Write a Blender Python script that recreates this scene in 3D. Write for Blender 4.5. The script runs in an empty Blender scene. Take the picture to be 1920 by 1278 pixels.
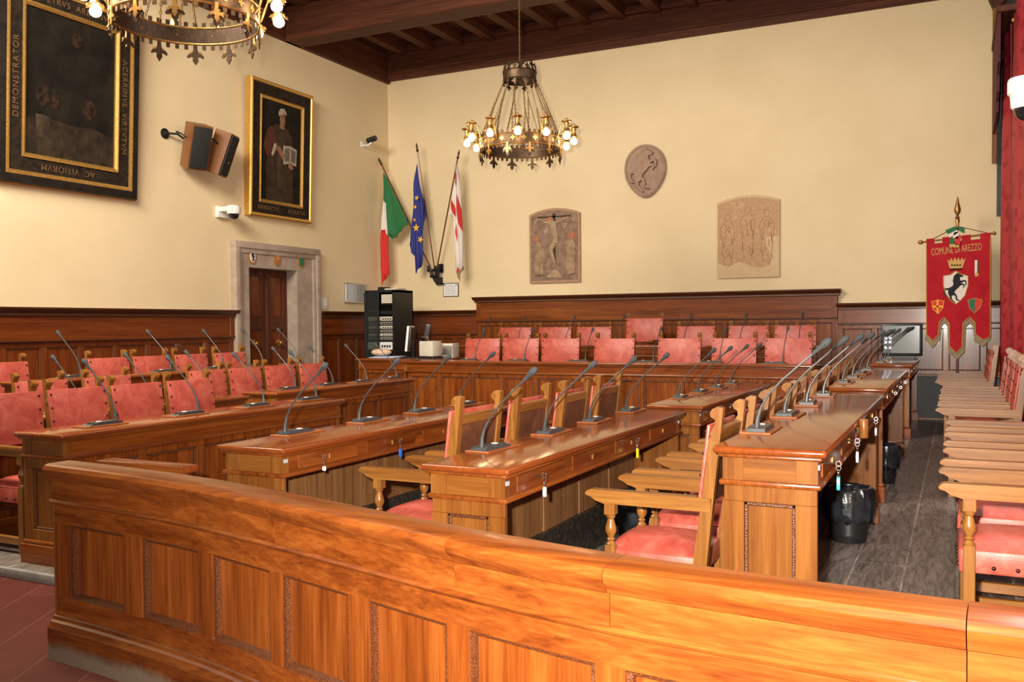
import bpy, bmesh, math, random
from mathutils import Matrix, Vector
R = math.radians
random.seed(7)
SC = bpy.context.scene
COL = SC.collection

# ------------------------------------------------------------------ camera
cam_d = bpy.data.cameras.new('camera'); cam = bpy.data.objects.new('camera', cam_d); COL.objects.link(cam)
SC.camera = cam
yaw, pitch, roll, CZ = R(26.135), R(-1.662), R(-.494), 1.563
fw = Vector((-math.sin(yaw)*math.cos(pitch), math.cos(yaw)*math.cos(pitch), math.sin(pitch)))
rt = Vector((math.cos(yaw), math.sin(yaw), 0)); up = rt.cross(fw)
r2 = rt*math.cos(roll) + up*math.sin(roll); u2 = -rt*math.sin(roll) + up*math.cos(roll)
cam.matrix_world = Matrix(((r2.x, u2.x, -fw.x, 0), (r2.y, u2.y, -fw.y, 0), (r2.z, u2.z, -fw.z, CZ), (0, 0, 0, 1)))
cam_d.sensor_width = 36; cam_d.lens = 1708/1920*36; cam_d.shift_y = 19/1920
cam_d.clip_start = .05; cam_d.clip_end = 200

# ------------------------------------------------------------------ world, flash and added fill lamps, exposure
W = bpy.data.worlds.new('daylight'); SC.world = W; W.use_nodes = True
bg = W.node_tree.nodes['Background']; bg.inputs[0].default_value = (.95, .93, 1.0, 1); bg.inputs[1].default_value = .22
SC.view_settings.view_transform = 'Standard'; SC.view_settings.look = 'None'
SC.view_settings.exposure = 0.0; SC.view_settings.gamma = 1; SC.view_settings.use_curve_mapping = False
def lamp(name, kind, loc, power, color=(1, 1, 1), size=.1, target=None, size_y=None):
    d = bpy.data.lights.new(name, kind); o = bpy.data.objects.new(name, d); COL.objects.link(o)
    o.location = loc; d.energy = power; d.color = color
    if kind == 'AREA':
        d.size = size
        if size_y: d.shape = 'RECTANGLE'; d.size_y = size_y
    else: d.shadow_soft_size = size
    if target: o.rotation_euler = (Vector(target)-Vector(loc)).to_track_quat('-Z', 'Y').to_euler()
    return o
# the photographer's flash, just above and left of the lens
FLASH = lamp('camera_flash', 'SPOT', (-.16, -.02, CZ+.13), 2500, (1, .93, .82), .035, (-.9, 6, 1.15))
FLASH.data.spot_size = R(104); FLASH.data.spot_blend = .85
# added daylight fill: high before the solid right wall, and for windows behind the visitors
lamp('window_daylight', 'AREA', (.74, 7.6, 5.5), 190, (.94, .96, 1), 5.5, (-3.2, 7.8, .6), .95)
lamp('hall_daylight', 'AREA', (-1.6, -3.4, 3.0), 60, (1, .95, .90), 3.6, (-2.6, 9, 1.8), 3.0)
# unseen area lamp added below the ceiling to brighten the far walls
lamp('ceiling_fill', 'AREA', (-6.3, 3.2, 5.9), 900, (1, .91, .76), 4.0, (-6.6, 11.5, 1.2), 1.6)
try: SC.cycles.use_denoising = True
except Exception: pass

# ------------------------------------------------------------------ mesh builder
I4 = Matrix.Identity(4)
def T(x=0, y=0, z=0, rz=0, rx=0, ry=0):
    return Matrix.Translation((x, y, z)) @ Matrix.Rotation(rz, 4, 'Z') @ Matrix.Rotation(ry, 4, 'Y') @ Matrix.Rotation(rx, 4, 'X')
class MB:
    def __init__(s): s.bm = bmesh.new(); s.M = I4
    def vf(s, vs, fs):
        v = [s.bm.verts.new(s.M @ Vector(p)) for p in vs]
        out = []
        for f in fs:
            try: out.append(s.bm.faces.new([v[i] for i in f]))
            except ValueError: pass
        return v, out
    def box(s, x0, x1, y0, y1, z0, z1, b=0, seg=2):
        v, f = s.vf([(x0, y0, z0), (x1, y0, z0), (x1, y1, z0), (x0, y1, z0), (x0, y0, z1), (x1, y0, z1), (x1, y1, z1), (x0, y1, z1)],
                    [(0, 3, 2, 1), (4, 5, 6, 7), (0, 1, 5, 4), (1, 2, 6, 5), (2, 3, 7, 6), (3, 0, 4, 7)])
        if b:
            es = list({e for ff in f for e in ff.edges})
            bmesh.ops.bevel(s.bm, geom=es, offset=b, segments=seg, affect='EDGES', profile=.5)
        return s
    def prism(s, pts, ax, a, b):
        n = len(pts)
        def P(p, t): return {'x': (t, p[0], p[1]), 'y': (p[0], t, p[1]), 'z': (p[0], p[1], t)}[ax]
        vs = [P(p, a) for p in pts] + [P(p, b) for p in pts]
        s.vf(vs, [tuple(range(n)), tuple(range(2*n-1, n-1, -1))] + [(i, (i+1) % n, n+(i+1) % n, n+i) for i in range(n)])
        return s
    def tube(s, pts, r, n=8, closed=False, cap=True):
        pts = [Vector(p) for p in pts]; m = len(pts)
        rs = r if isinstance(r, (list, tuple)) else [r]*m
        vs, prev = [], None
        for i, p in enumerate(pts):
            a = pts[(i-1) % m] if (closed or i) else p; c = pts[(i+1) % m] if (closed or i < m-1) else p
            t = (c-a).normalized()
            if prev is None:
                h = Vector((0, 0, 1)) if abs(t.z) < .9 else Vector((1, 0, 0)); nrm = t.cross(h).normalized()
            else:
                nrm = prev - t*prev.dot(t)
                nrm = nrm.normalized() if nrm.length > 1e-6 else t.orthogonal().normalized()
            prev = nrm; bn = t.cross(nrm)
            for k in range(n):
                q = 2*math.pi*k/n; vs.append(p + (nrm*math.cos(q)+bn*math.sin(q))*rs[i])
        fs = [(i*n+k, i*n+(k+1) % n, ((i+1) % m)*n+(k+1) % n, ((i+1) % m)*n+k) for i in range(m if closed else m-1) for k in range(n)]
        if cap and not closed: fs += [tuple(range(n-1, -1, -1)), tuple((m-1)*n+k for k in range(n))]
        s.vf(vs, fs); return s
    def lathe(s, prof, n=16, c=(0, 0, 0), cap=True):
        m = len(prof); vs = []
        for r, z in prof:
            for k in range(n):
                q = 2*math.pi*k/n; vs.append((c[0]+r*math.cos(q), c[1]+r*math.sin(q), c[2]+z))
        fs = [(i*n+k, i*n+(k+1) % n, (i+1)*n+(k+1) % n, (i+1)*n+k) for i in range(m-1) for k in range(n)]
        if cap: fs += [tuple(range(n-1, -1, -1)), tuple((m-1)*n+k for k in range(n))]
        s.vf(vs, fs); return s
    def ball(s, c, r, n=12, m=8, sc=(1, 1, 1)):
        pr = [(max(1e-4, r*math.sin(math.pi*i/m)), -r*math.cos(math.pi*i/m)) for i in range(m+1)]
        M0 = s.M; s.M = M0 @ Matrix.Translation(c) @ Matrix.Diagonal((*sc, 1)); s.lathe(pr, n); s.M = M0; return s
    def sweep(s, path, prof, closed=False):
        """path: list of (x, y, nx, ny); prof: closed polygon of (out, z) swept along it."""
        k = len(prof); m = len(path)
        vs = [(x+nx*o, y+ny*o, z) for x, y, nx, ny in path for o, z in prof]
        fs = [(i*k+j, i*k+(j+1) % k, ((i+1) % m)*k+(j+1) % k, ((i+1) % m)*k+j) for i in range(m if closed else m-1) for j in range(k)]
        if not closed: fs += [tuple(range(k-1, -1, -1)), tuple((m-1)*k+j for j in range(k))]
        s.vf(vs, fs); return s
    def build(s, name, mat, parent=None, angle=35):
        bmesh.ops.recalc_face_normals(s.bm, faces=s.bm.faces[:])
        me = bpy.data.meshes.new(name); s.bm.to_mesh(me); s.bm.free()
        for p in me.polygons: p.use_smooth = True
        try: me.set_sharp_from_angle(angle=R(angle))
        except Exception: pass
        me.materials.append(mat)
        o = bpy.data.objects.new(name, me); COL.objects.link(o)
        if parent: o.parent = parent
        return o
def tag(o, label=None, cat=None, group=None, kind=None):
    if label: o['label'] = label
    if cat: o['category'] = cat
    if group: o['group'] = group
    if kind: o['kind'] = kind
    return o
def thing(name, label, cat, loc=(0, 0, 0), rz=0, group=None):
    o = bpy.data.objects.new(name, None); COL.objects.link(o); o.empty_display_size = .1
    o.location = loc; o.rotation_euler = (0, 0, rz)
    return tag(o, label, cat, group)
KIDS = {}
def dup(root, loc, rz, label=None, group=None):
    def cp(o, par):
        c = o.copy(); COL.objects.link(c)
        if par: c.parent = par
        for ch in o.children: cp(ch, c)
        return c
    r = cp(root, None); r.location = loc; r.rotation_euler = (0, 0, rz)
    return tag(r, label, None, group)
def struct(name, mb, mat, parent=None):
    o = mb.build(name, mat, parent)
    if not parent: o['kind'] = 'structure'
    return o
ORD = ['first', 'second', 'third', 'fourth', 'fifth', 'sixth', 'seventh', 'eighth']

# ------------------------------------------------------------------ materials
def mat_base(name, color, rough=.5, metal=0, coat=0, spec=.5):
    m = bpy.data.materials.new(name); m.use_nodes = True
    b = m.node_tree.nodes['Principled BSDF']
    b.inputs['Base Color'].default_value = (*color, 1); b.inputs['Roughness'].default_value = rough
    b.inputs['Metallic'].default_value = metal; b.inputs['Specular IOR Level'].default_value = spec
    b.inputs['Coat Weight'].default_value = coat; b.inputs['Coat Roughness'].default_value = .12
    return m
def nd(m, t, **kw):
    n = m.node_tree.nodes.new(t)
    for k, v in kw.items():
        if hasattr(n, k): setattr(n, k, v)
        else: n.inputs[k.replace('_', ' ')].default_value = v
    return n
def lk(m, a, b): m.node_tree.links.new(a, b)
def ramp(m, fac, stops):
    r = nd(m, 'ShaderNodeValToRGB'); e = r.color_ramp.elements
    while len(e) < len(stops): e.new(.5)
    for el, (p, c) in zip(e, stops): el.position = p; el.color = (*c, 1)
    lk(m, fac, r.inputs[0]); return r.outputs[0]
def coords(m, scale=(1, 1, 1), rnd=True, rot=(0, 0, 0)):
    tc = nd(m, 'ShaderNodeTexCoord'); mp = nd(m, 'ShaderNodeMapping'); mp.inputs['Scale'].default_value = scale; mp.inputs['Rotation'].default_value = rot
    lk(m, tc.outputs['Object'], mp.inputs[0])
    if rnd:
        oi = nd(m, 'ShaderNodeObjectInfo'); mu = nd(m, 'ShaderNodeMath', operation='MULTIPLY'); mu.inputs[1].default_value = 37
        lk(m, oi.outputs['Random'], mu.inputs[0]); lk(m, mu.outputs[0], mp.inputs['Location'])
    return mp.outputs[0]
def bump(m, h, strength, dist=.01):
    b = nd(m, 'ShaderNodeBump'); b.inputs['Strength'].default_value = strength; b.inputs['Distance'].default_value = dist
    lk(m, h, b.inputs['Height']); lk(m, b.outputs[0], m.node_tree.nodes['Principled BSDF'].inputs['Normal'])
def BS(m, inp='Base Color'): return m.node_tree.nodes['Principled BSDF'].inputs[inp]
def wood(name, dark, mid, light, axis='x', rough=.28, coat=.35, fig=1.0, bumpy=.06):
    m = mat_base(name, mid, rough, 0, coat*.6, .32)
    st = {'x': (.40, 9, 9), 'y': (9, .40, 9), 'z': (9, 9, .40)}[axis]
    c = coords(m, st)
    n1 = nd(m, 'ShaderNodeTexNoise', Scale=1.6*fig, Detail=6.0, Roughness=.6, Distortion=.7); lk(m, c, n1.inputs['Vector'])
    n2 = nd(m, 'ShaderNodeTexNoise', Scale=9.0, Detail=3.0, Roughness=.6, Distortion=.3); lk(m, c, n2.inputs['Vector'])
    mx = nd(m, 'ShaderNodeMix', data_type='FLOAT'); mx.inputs[0].default_value = .32
    lk(m, n1.outputs['Fac'], mx.inputs[2]); lk(m, n2.outputs['Fac'], mx.inputs[3])
    col = ramp(m, mx.outputs[0], [(.33, dark), (.5, mid), (.68, light)])
    lk(m, col, BS(m)); bump(m, n2.outputs['Fac'], bumpy, .004)
    return m
WALNUT = {}
for ax in 'xyz':
    WALNUT[ax] = wood('walnut_'+ax, (.082, .0155, .0025), (.180, .042, .0063), (.285, .080, .0135), ax)
TOPW = {ax: wood('polished_top_'+ax, (.145, .030, .0055), (.20, .044, .008), (.25, .062, .012), ax, .16, .6, .6, .02) for ax in 'xyz'}
OAK = {ax: wood('honey_wood_'+ax, (.135, .046, .009), (.225, .086, .017), (.32, .14, .032), ax, .34, .25) for ax in 'xyz'}
DARKW = {ax: wood('dark_wainscot_'+ax, (.080, .0145, .0035), (.150, .032, .006), (.22, .054, .011), ax, .3, .3) for ax in 'xyz'}
BEAMW = {ax: wood('old_beam_'+ax, (.040, .012, .005), (.085, .023, .009), (.14, .042, .016), ax, .62, 0, 1.0, .25) for ax in 'xyz'}
WORN = wood('worn_plinth', (.060, .012, .002), (.135, .032, .005), (.22, .062, .011), 'x')
def _worn(m):
    g = nd(m, 'ShaderNodeNewGeometry'); sx = nd(m, 'ShaderNodeSeparateXYZ'); lk(m, g.outputs['Position'], sx.inputs[0])
    n = nd(m, 'ShaderNodeTexNoise', Scale=5.0, Detail=6.0, Roughness=.7); lk(m, g.outputs['Position'], n.inputs['Vector'])
    a = nd(m, 'ShaderNodeMath', operation='MULTIPLY_ADD'); a.inputs[1].default_value = -.11; lk(m, n.outputs['Fac'], a.inputs[0]); lk(m, sx.outputs['Z'], a.inputs[2])
    src = BS(m).links[0].from_socket; mx = nd(m, 'ShaderNodeMix', data_type='RGBA')
    lk(m, ramp(m, a.outputs[0], [(.0, (.9, .9, .9)), (.045, (0, 0, 0))]), mx.inputs[0]); lk(m, src, mx.inputs[6]); mx.inputs[7].default_value = (.20, .155, .11, 1); lk(m, mx.outputs[2], BS(m))
_worn(WORN)
ENDY = wood('flash_lit_walnut_y', (.12, .036, .007), (.20, .068, .0125), (.28, .105, .024), 'y')  # same walnut, flash light put into the colour of the end frieze
ENDW = wood('golden_walnut', (.11, .032, .006), (.185, .062, .0115), (.265, .10, .022), 'z')  # desk walnut with the flash's golden light painted in, for end panels
PLANK = wood('knee_board', (.11, .046, .016), (.20, .090, .032), (.30, .15, .060), 'z', .45, .1)
def carved(name, c0, c1, sc=70):
    m = mat_base(name, c1, .4, 0, .2); co = coords(m, (1, 1, 1), False)
    w = nd(m, 'ShaderNodeTexVoronoi', Scale=float(sc)); lk(m, co, w.inputs['Vector'])
    col = ramp(m, w.outputs['Distance'], [(.1, c1), (.6, c0)]); lk(m, col, BS(m)); bump(m, w.outputs['Distance'], .5, .005); return m
ROPE = carved('carved_moulding', (.075, .020, .0055), (.165, .050, .013), 170)
ROPED = carved('carved_cornice', (.060, .015, .004), (.150, .040, .009), 90)
def leather(name, a, b, c, rough=.42):
    m = mat_base(name, b, rough, 0, 0, .45); co = coords(m, (1, 1, 1))
    n1 = nd(m, 'ShaderNodeTexNoise', Scale=9.0, Detail=5.0, Roughness=.65, Distortion=.8); lk(m, co, n1.inputs['Vector'])
    lk(m, ramp(m, n1.outputs['Fac'], [(.3, a), (.5, b), (.7, c)]), BS(m))
    n2 = nd(m, 'ShaderNodeTexVoronoi', Scale=160.0); lk(m, co, n2.inputs['Vector']); bump(m, n2.outputs['Distance'], .12, .003); return m
RED = leather('red_leather', (.36, .050, .034), (.47, .085, .058), (.57, .14, .10))
BACKL = leather('brown_back_leather', (.075, .026, .012), (.12, .042, .018), (.17, .062, .028), .5)
def noisy(name, a, b, scale=8, rough=.6, metal=0, bs=0, bscale=60, spec=.5, rnd=False):
    m = mat_base(name, a, rough, metal, 0, spec); co = coords(m, (1, 1, 1), rnd)
    n1 = nd(m, 'ShaderNodeTexNoise', Scale=float(scale), Detail=5.0, Roughness=.6); lk(m, co, n1.inputs['Vector'])
    lk(m, ramp(m, n1.outputs['Fac'], [(.35, a), (.65, b)]), BS(m))
    if bs:
        n2 = nd(m, 'ShaderNodeTexNoise', Scale=float(bscale), Detail=3.0); lk(m, co, n2.inputs['Vector']); bump(m, n2.outputs['Fac'], bs, .004)
    return m
PLASTER = noisy('cream_plaster', (.73, .585, .36), (.78, .63, .40), 1.1, .85, 0, .08, 35, .2)
STONE = noisy('door_stone', (.33, .25, .20), (.43, .34, .27), 5, .8, 0, .25, 30, .2)
STONEP = noisy('relief_stone', (.31, .20, .145), (.40, .27, .20), 9, .85, 0, .35, 45, .2)
FRESCO = noisy('fresco_ground', (.20, .12, .085), (.31, .21, .15), 12, .85, 0, .15, 60, .2)
FRESCOB = noisy('fresco_border', (.37, .22, .13), (.45, .28, .17), 9, .85, spec=.2)
FLESH = noisy('fresco_pale', (.33, .215, .13), (.45, .315, .20), 10, .85, 0, .1, 50, .2)
ROBE = noisy('fresco_robe', (.24, .145, .085), (.40, .275, .17), 9, .85, 0, .1, 40, .2)
HALO = noisy('fresco_halo', (.40, .13, .06), (.46, .17, .08), 20, .8, spec=.2)
def sinopia():
    m = mat_base('sinopia_plaster', (.5, .32, .18), .9, 0, 0, .1); co = coords(m, (1, 1, 1), False)
    n = nd(m, 'ShaderNodeTexNoise', Scale=9.0, Detail=7.0, Roughness=.68, Distortion=1.6); lk(m, co, n.inputs['Vector'])
    lk(m, ramp(m, n.outputs['Fac'], [(.30, (.40, .24, .13)), (.44, (.55, .35, .20)), (.487, (.52, .33, .19)), (.50, (.27, .14, .085)), (.513, (.52, .33, .19)), (.60, (.58, .38, .22)), (.75, (.46, .28, .16))]), BS(m)); return m
SINOPIA = sinopia()
SINOBARE = noisy('bare_plaster', (.60, .44, .25), (.64, .48, .29), 8, .9, spec=.1)
SINKED = noisy('sepia_line', (.24, .12, .07), (.40, .23, .14), 30, .9, spec=.1)
IRON = mat_base('black_iron', (.020, .020, .022), .45, .6)
BRASS = noisy('aged_brass', (.36, .19, .055), (.52, .30, .10), 30, .38, .9)
BRONZE = noisy('dark_bronze', (.040, .024, .015), (.085, .048, .024), 25, .45, .75)
GOLD = noisy('gilt', (.55, .30, .07), (.75, .46, .13), 40, .38, .75)
GILTDULL = noisy('dull_gilt', (.42, .19, .045), (.55, .27, .075), 30, .5, .5)
CHROME = mat_base('steel', (.62, .62, .63), .22, 1)
LETTER = noisy('worn_gilt_lettering', (.10, .050, .018), (.20, .10, .035), 40, .6)
CHAINM = noisy('brass_chain', (.16, .085, .035), (.27, .15, .06), 30, .45, .7)
PLATE = mat_base('label_plate', (.42, .44, .48), .5)
EBONY = noisy('black_frame', (.010, .008, .007), (.022, .016, .012), 12, .5, spec=.2)
EBONYB = noisy('frame_panel', (.012, .010, .008), (.035, .022, .014), 18, .7, spec=.12)
CANVAS = noisy('dark_canvas', (.008, .007, .006), (.020, .016, .011), 3, .7, spec=.12)
CANVAS2 = noisy('dusky_canvas', (.020, .013, .009), (.050, .034, .021), 5, .7, spec=.12)
PAINTG = noisy('painted_umber', (.030, .020, .012), (.072, .052, .032), 4, .6, spec=.12)
PAINTR = noisy('painted_red_robe', (.060, .018, .011), (.105, .034, .020), 7, .5, spec=.12)
PAINTB = noisy('painted_brown_robe', (.030, .016, .010), (.060, .034, .019), 9, .5, spec=.12)
PAINTF = noisy('painted_skin', (.20, .095, .055), (.30, .15, .09), 9, .5, spec=.12)
PAINTFD = noisy('painted_dim_skin', (.010, .008, .006), (.050, .026, .016), 16, .5, spec=.12)
PAINTW = noisy('painted_white', (.32, .25, .18), (.42, .35, .26), 12, .5, spec=.12)
PAINTK = noisy('painted_page', (.10, .085, .065), (.16, .13, .10), 30, .5, spec=.12)
PLASTIC = noisy('grey_plastic', (.036, .041, .046), (.062, .067, .073), 50, .36)
FOAM = noisy('microphone_foam', (.030, .033, .036), (.055, .058, .062), 120, .75, 0, .5, 300)
WHITEP = mat_base('white_plastic', (.78, .76, .72), .35)
PADW = wood('microphone_pad', (.22, .060, .014), (.28, .082, .020), (.34, .11, .030), 'x', .4, .1, .6, .02)
BLACKP = mat_base('black_plastic', (.012, .012, .013), .4)
RACKB = mat_base('black_rack_steel', (.010, .011, .010), .42)
SMOKE = mat_base('smoked_door', (.35, .38, .36), .03); BS(SMOKE, 'Transmission Weight').default_value = .95; BS(SMOKE, 'IOR').default_value = 1.05
EQUIP = noisy('equipment_face', (.22, .21, .19), (.30, .28, .25), 20, .5, .3)
EQUIPL = noisy('beige_equipment', (.55, .50, .40), (.62, .57, .46), 12, .5)
PAPER = mat_base('paper', (.76, .75, .74), .8)
BAG = noisy('bin_bag', (.010, .011, .014), (.022, .024, .030), 14, .24, 0, 1.0, 26, .6)
BINM = mat_base('black_bin', (.012, .012, .013), .35)
GRILLE = mat_base('speaker_cloth', (.014, .013, .013), .85)
SPKW = wood('speaker_walnut', (.13, .048, .016), (.20, .076, .026), (.26, .105, .038), 'z', .4, .1)
LENS = mat_base('dark_dome', (.01, .01, .012), .06, 0, .5)
GREEN = mat_base('flag_green', (.014, .145, .042), .75); FWHITE = mat_base('flag_white', (.72, .66, .60), .75)
FRED = mat_base('flag_red', (.60, .024, .018), .75); FBLUE = mat_base('flag_blue', (.020, .026, .20), .7); STARY = mat_base('star_yellow', (.75, .44, .035), .6)
BANNER = noisy('crimson_velvet', (.36, .006, .014), (.46, .012, .022), 5, .75, 0, .1, 90, .2)
FRINGE = noisy('gold_fringe', (.20, .15, .085), (.36, .28, .17), 60, .8, 0, .6, 120, .2)
GOLDT = mat_base('gold_thread', (.52, .30, .065), .55)
HORSE = mat_base('black_embroidery', (.008, .008, .010), .8)
CGREEN = mat_base('crest_green', (.010, .15, .070), .7); CRED = mat_base('crest_red', (.62, .030, .020), .7); CYEL = mat_base('crest_yellow', (.85, .44, .03), .7)
def damask():
    m = mat_base('red_damask', (.27, .012, .020), .5, 0, 0, .4); co = coords(m, (1, 1, 1), False)
    w = nd(m, 'ShaderNodeTexVoronoi', Scale=7.0); w.feature = 'SMOOTH_F1'; lk(m, co, w.inputs['Vector'])
    n = nd(m, 'ShaderNodeTexNoise', Scale=16.0, Detail=3.0); lk(m, co, n.inputs['Vector'])
    a = nd(m, 'ShaderNodeMath', operation='ADD'); lk(m, w.outputs['Distance'], a.inputs[0]); lk(m, n.outputs['Fac'], a.inputs[1])
    lk(m, ramp(m, a.outputs[0], [(.80, (.30, .016, .026)), (.86, (.42, .034, .045))]), BS(m)); return m
DAMASK = damask()
PELMET = noisy('dark_valance', (.055, .006, .012), (.11, .012, .022), 14, .8)
def tiles(name, c1, c2, mortar, sx, sy, rot, rough=.5, msize=.012):
    m = mat_base(name, c1, rough, 0, 0, .4); co = coords(m, (1, 1, 1), False, (0, 0, rot))
    b = nd(m, 'ShaderNodeTexBrick'); b.offset = 0.5; b.inputs['Scale'].default_value = 1.0; b.inputs['Brick Width'].default_value = sx; b.inputs['Row Height'].default_value = sy; BS(m, 'Specular IOR Level').default_value = .2
    b.inputs['Mortar Size'].default_value = msize; b.inputs['Color1'].default_value = (*c1, 1); b.inputs['Color2'].default_value = (*c2, 1); b.inputs['Mortar'].default_value = (*mortar, 1)
    b.inputs['Mortar Smooth'].default_value = .3
    lk(m, co, b.inputs['Vector'])
    n = nd(m, 'ShaderNodeTexNoise', Scale=3.0, Detail=8.0, Roughness=.7); lk(m, co, n.inputs['Vector'])
    mx = nd(m, 'ShaderNodeMix', data_type='RGBA', blend_type='MULTIPLY'); mx.inputs[0].default_value = .6
    lk(m, b.outputs['Color'], mx.inputs[6]); lk(m, ramp(m, n.outputs['Fac'], [(.3, (.55, .55, .55)), (.7, (1.25, 1.2, 1.15))]), mx.inputs[7]); lk(m, mx.outputs[2], BS(m))
    return m
TERRA = tiles('terracotta_tiles', (.10, .020, .012), (.115, .025, .015), (.15, .048, .033), .9, .30, R(62), .55, .006)
def oldfloor():
    m = mat_base('worn_dark_planks', (.05, .045, .04), .42, 0, 0, .5); co = coords(m, (1, 1, 1), False, (0, 0, R(90)))
    b = nd(m, 'ShaderNodeTexBrick'); b.offset = .37; b.inputs['Scale'].default_value = 1.0; b.inputs['Brick Width'].default_value = 2.4; b.inputs['Row Height'].default_value = .27
    b.inputs['Mortar Size'].default_value = .006; b.inputs['Color1'].default_value = (.075, .068, .062, 1); b.inputs['Color2'].default_value = (.13, .108, .092, 1); b.inputs['Mortar'].default_value = (.22, .20, .175, 1)
    lk(m, co, b.inputs['Vector'])
    c2 = coords(m, (9, 1.2, 1), False); n = nd(m, 'ShaderNodeTexNoise', Scale=2.2, Detail=8.0, Roughness=.7, Distortion=2.2); lk(m, c2, n.inputs['Vector'])
    mx = nd(m, 'ShaderNodeMix', data_type='RGBA', blend_type='MULTIPLY'); mx.inputs[0].default_value = 1
    lk(m, b.outputs['Color'], mx.inputs[6]); lk(m, ramp(m, n.outputs['Fac'], [(.35, (.5, .5, .5)), (.68, (2.6, 2.4, 2.25))]), mx.inputs[7]); lk(m, mx.outputs[2], BS(m))
    bump(m, n.outputs['Fac'], .2, .003); return m
OLDF = oldfloor()
GREYSTEP = noisy('grey_step_edge', (.17, .155, .135), (.27, .25, .22), 7, .7, 0, .2, 30)
SLATE = noisy('slate_dado', (.030, .032, .031), (.050, .052, .050), 6, .55)
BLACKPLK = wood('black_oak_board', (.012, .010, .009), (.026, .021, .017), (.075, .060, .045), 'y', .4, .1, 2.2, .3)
def emis(name, color, st):
    m = mat_base(name, color, .3); BS(m, 'Emission Color').default_value = (*color, 1); BS(m, 'Emission Strength').default_value = st; return m
BULB = emis('lit_bulb', (1, .74, .40), 45)
WHITELED = emis('white_leds', (.9, .95, 1), 3)
GLASS = mat_base('window_glass', (1, 1, 1), .03); BS(GLASS, 'Transmission Weight').default_value = 1; BS(GLASS, 'IOR').default_value = 1.02
SCREEN = mat_base('grey_screen', (.22, .24, .24), .12, 0, .4)
def grad_vent():
    m = mat_base('vent_slats', (.5, .5, .5), .3, .5); co = coords(m, (1, 1, 1), False)
    w = nd(m, 'ShaderNodeTexWave', Scale=14.0, Distortion=.0); lk(m, co, w.inputs['Vector'])
    lk(m, ramp(m, w.outputs['Fac'], [(.2, (.20, .20, .21)), (.8, (.52, .52, .53))]), BS(m)); return m
VENT = grad_vent()

# ------------------------------------------------------------------ the hall: floor, walls, ceiling
LW, BW, RW, FY, CEIL = -9.6, 14.39, .82, -6.0, 6.72
FP, FE, FB, FR, FR2 = .058, .15, .20, .31, .467      # platform heights: pit, right aisle, left back row, rostrum, rostrum back row
mb = MB(); mb.box(LW-.3, RW+.3, FY, BW+.3, -.2, 0); struct('floor', mb, TERRA)
# the stepped wooden platforms the rows stand on
mb = MB(); mb.box(LW, -3.98, 3.74, BW, .0, FP); mb.box(-3.98, -1.30, 3.05, BW, .0, FP); struct('floor_platform', mb, OLDF)
mb = MB(); mb.box(LW+.02, -3.98, 3.70, 3.74, .0, FP+.002, .008); struct('trim_1', mb, GREYSTEP)
mb = MB(); mb.box(-1.02, RW, 2.35, BW, .0, FE); struct('floor_aisle', mb, OLDF)
mb = MB(); mb.box(-1.30, -1.02, 2.75, 10.6, .0, FP+.001); struct('floor_strip', mb, OLDF)
mb = MB(); mb.box(LW, -7.27, 4.4, 10.1, FP, FB); struct('floor_back_tier', mb, OLDF)
mb = MB(); mb.box(-7.12, -1.48, 11.36, 12.45, FP, FR); mb.box(-7.9, -1.45, 12.45, BW, FP, FR2); struct('floor_rostrum', mb, OLDF)
# walls
def wallpiece(name, boxes, mat=PLASTER):
    mb = MB()
    for b in boxes: mb.box(*b)
    return struct(name, mb, mat)
DY0, DY1, DZ1 = 10.53, 11.64, 2.46
wallpiece('wall_left', [(LW-.3, LW, FY, DY0, 0, CEIL), (LW-.3, LW, DY1, BW+.3, 0, CEIL), (LW-.3, LW, DY0, DY1, DZ1, CEIL), (LW-.5, LW-.3, DY0-.1, DY1+.1, 0, DZ1+.1)])
wallpiece('wall_back', [(LW, RW+.3, BW, BW+.3, 0, CEIL)])
WIN = [(.4, 1.9), (4.2, 5.9), (8.0, 9.6), (11.6, 13.2)]
bx = [(RW, RW+.3, FY, BW, 0, .9), (RW, RW+.3, FY, BW, 4.4, CEIL)]
ys = [FY] + [y for w in WIN for y in w] + [BW]
for a, b in zip(ys[0::2], ys[1::2]): bx.append((RW, RW+.3, a, b, .9, 4.4))
wallpiece('wall_right', bx)
for i, (a, b) in enumerate(WIN):
    mb = MB()
    for x in (a, b-.06, (a+b)/2-.03): mb.box(RW+.12, RW+.18, x, x+.06, .9, 4.4)
    for z in (.9, 2.6, 4.34): mb.box(RW+.12, RW+.18, a, b, z, z+.06)
    w = struct('window_%d' % (i+1), mb, DARKW['z'])
    mb = MB(); mb.box(RW+.145, RW+.155, a+.06, b-.06, .96, 4.34); struct('window_pane', mb, GLASS, w)
# ceiling boards, joists, big cross beams, wall plates
mb = MB(); mb.box(LW-.3, RW+.3, FY, BW+.3, CEIL, CEIL+.12); struct('ceiling', mb, BEAMW['x'])
mb = MB()
for k in range(18):
    x = LW+.35+k*.6; mb.box(x, x+.17, FY, BW-.1, CEIL-.2, CEIL, .01, 1)
struct('ceiling_joists', mb, BEAMW['y'])
for k, y in enumerate((11.45, 6.6, 1.75, -3.1)):
    mb = MB(); mb.box(LW, RW, y, y+.42, 6.06, CEIL-.12, .02, 1); mb.box(LW+.002, RW, y-.03, y+.45, 6.50, 6.56, .008, 1); struct('ceiling_beam' if k == 0 else 'ceiling_beam.%03d' % k, mb, BEAMW['x'])
mb = MB(); mb.box(LW, RW, BW-.10, BW, 6.10, CEIL, .008, 1); mb.box(LW, RW, BW-.15, BW, 6.20, 6.24, .008, 1); mb.box(LW, RW, BW-.19, BW, 6.56, 6.66, .02, 2); struct('trim_2', mb, BEAMW['x'])
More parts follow.
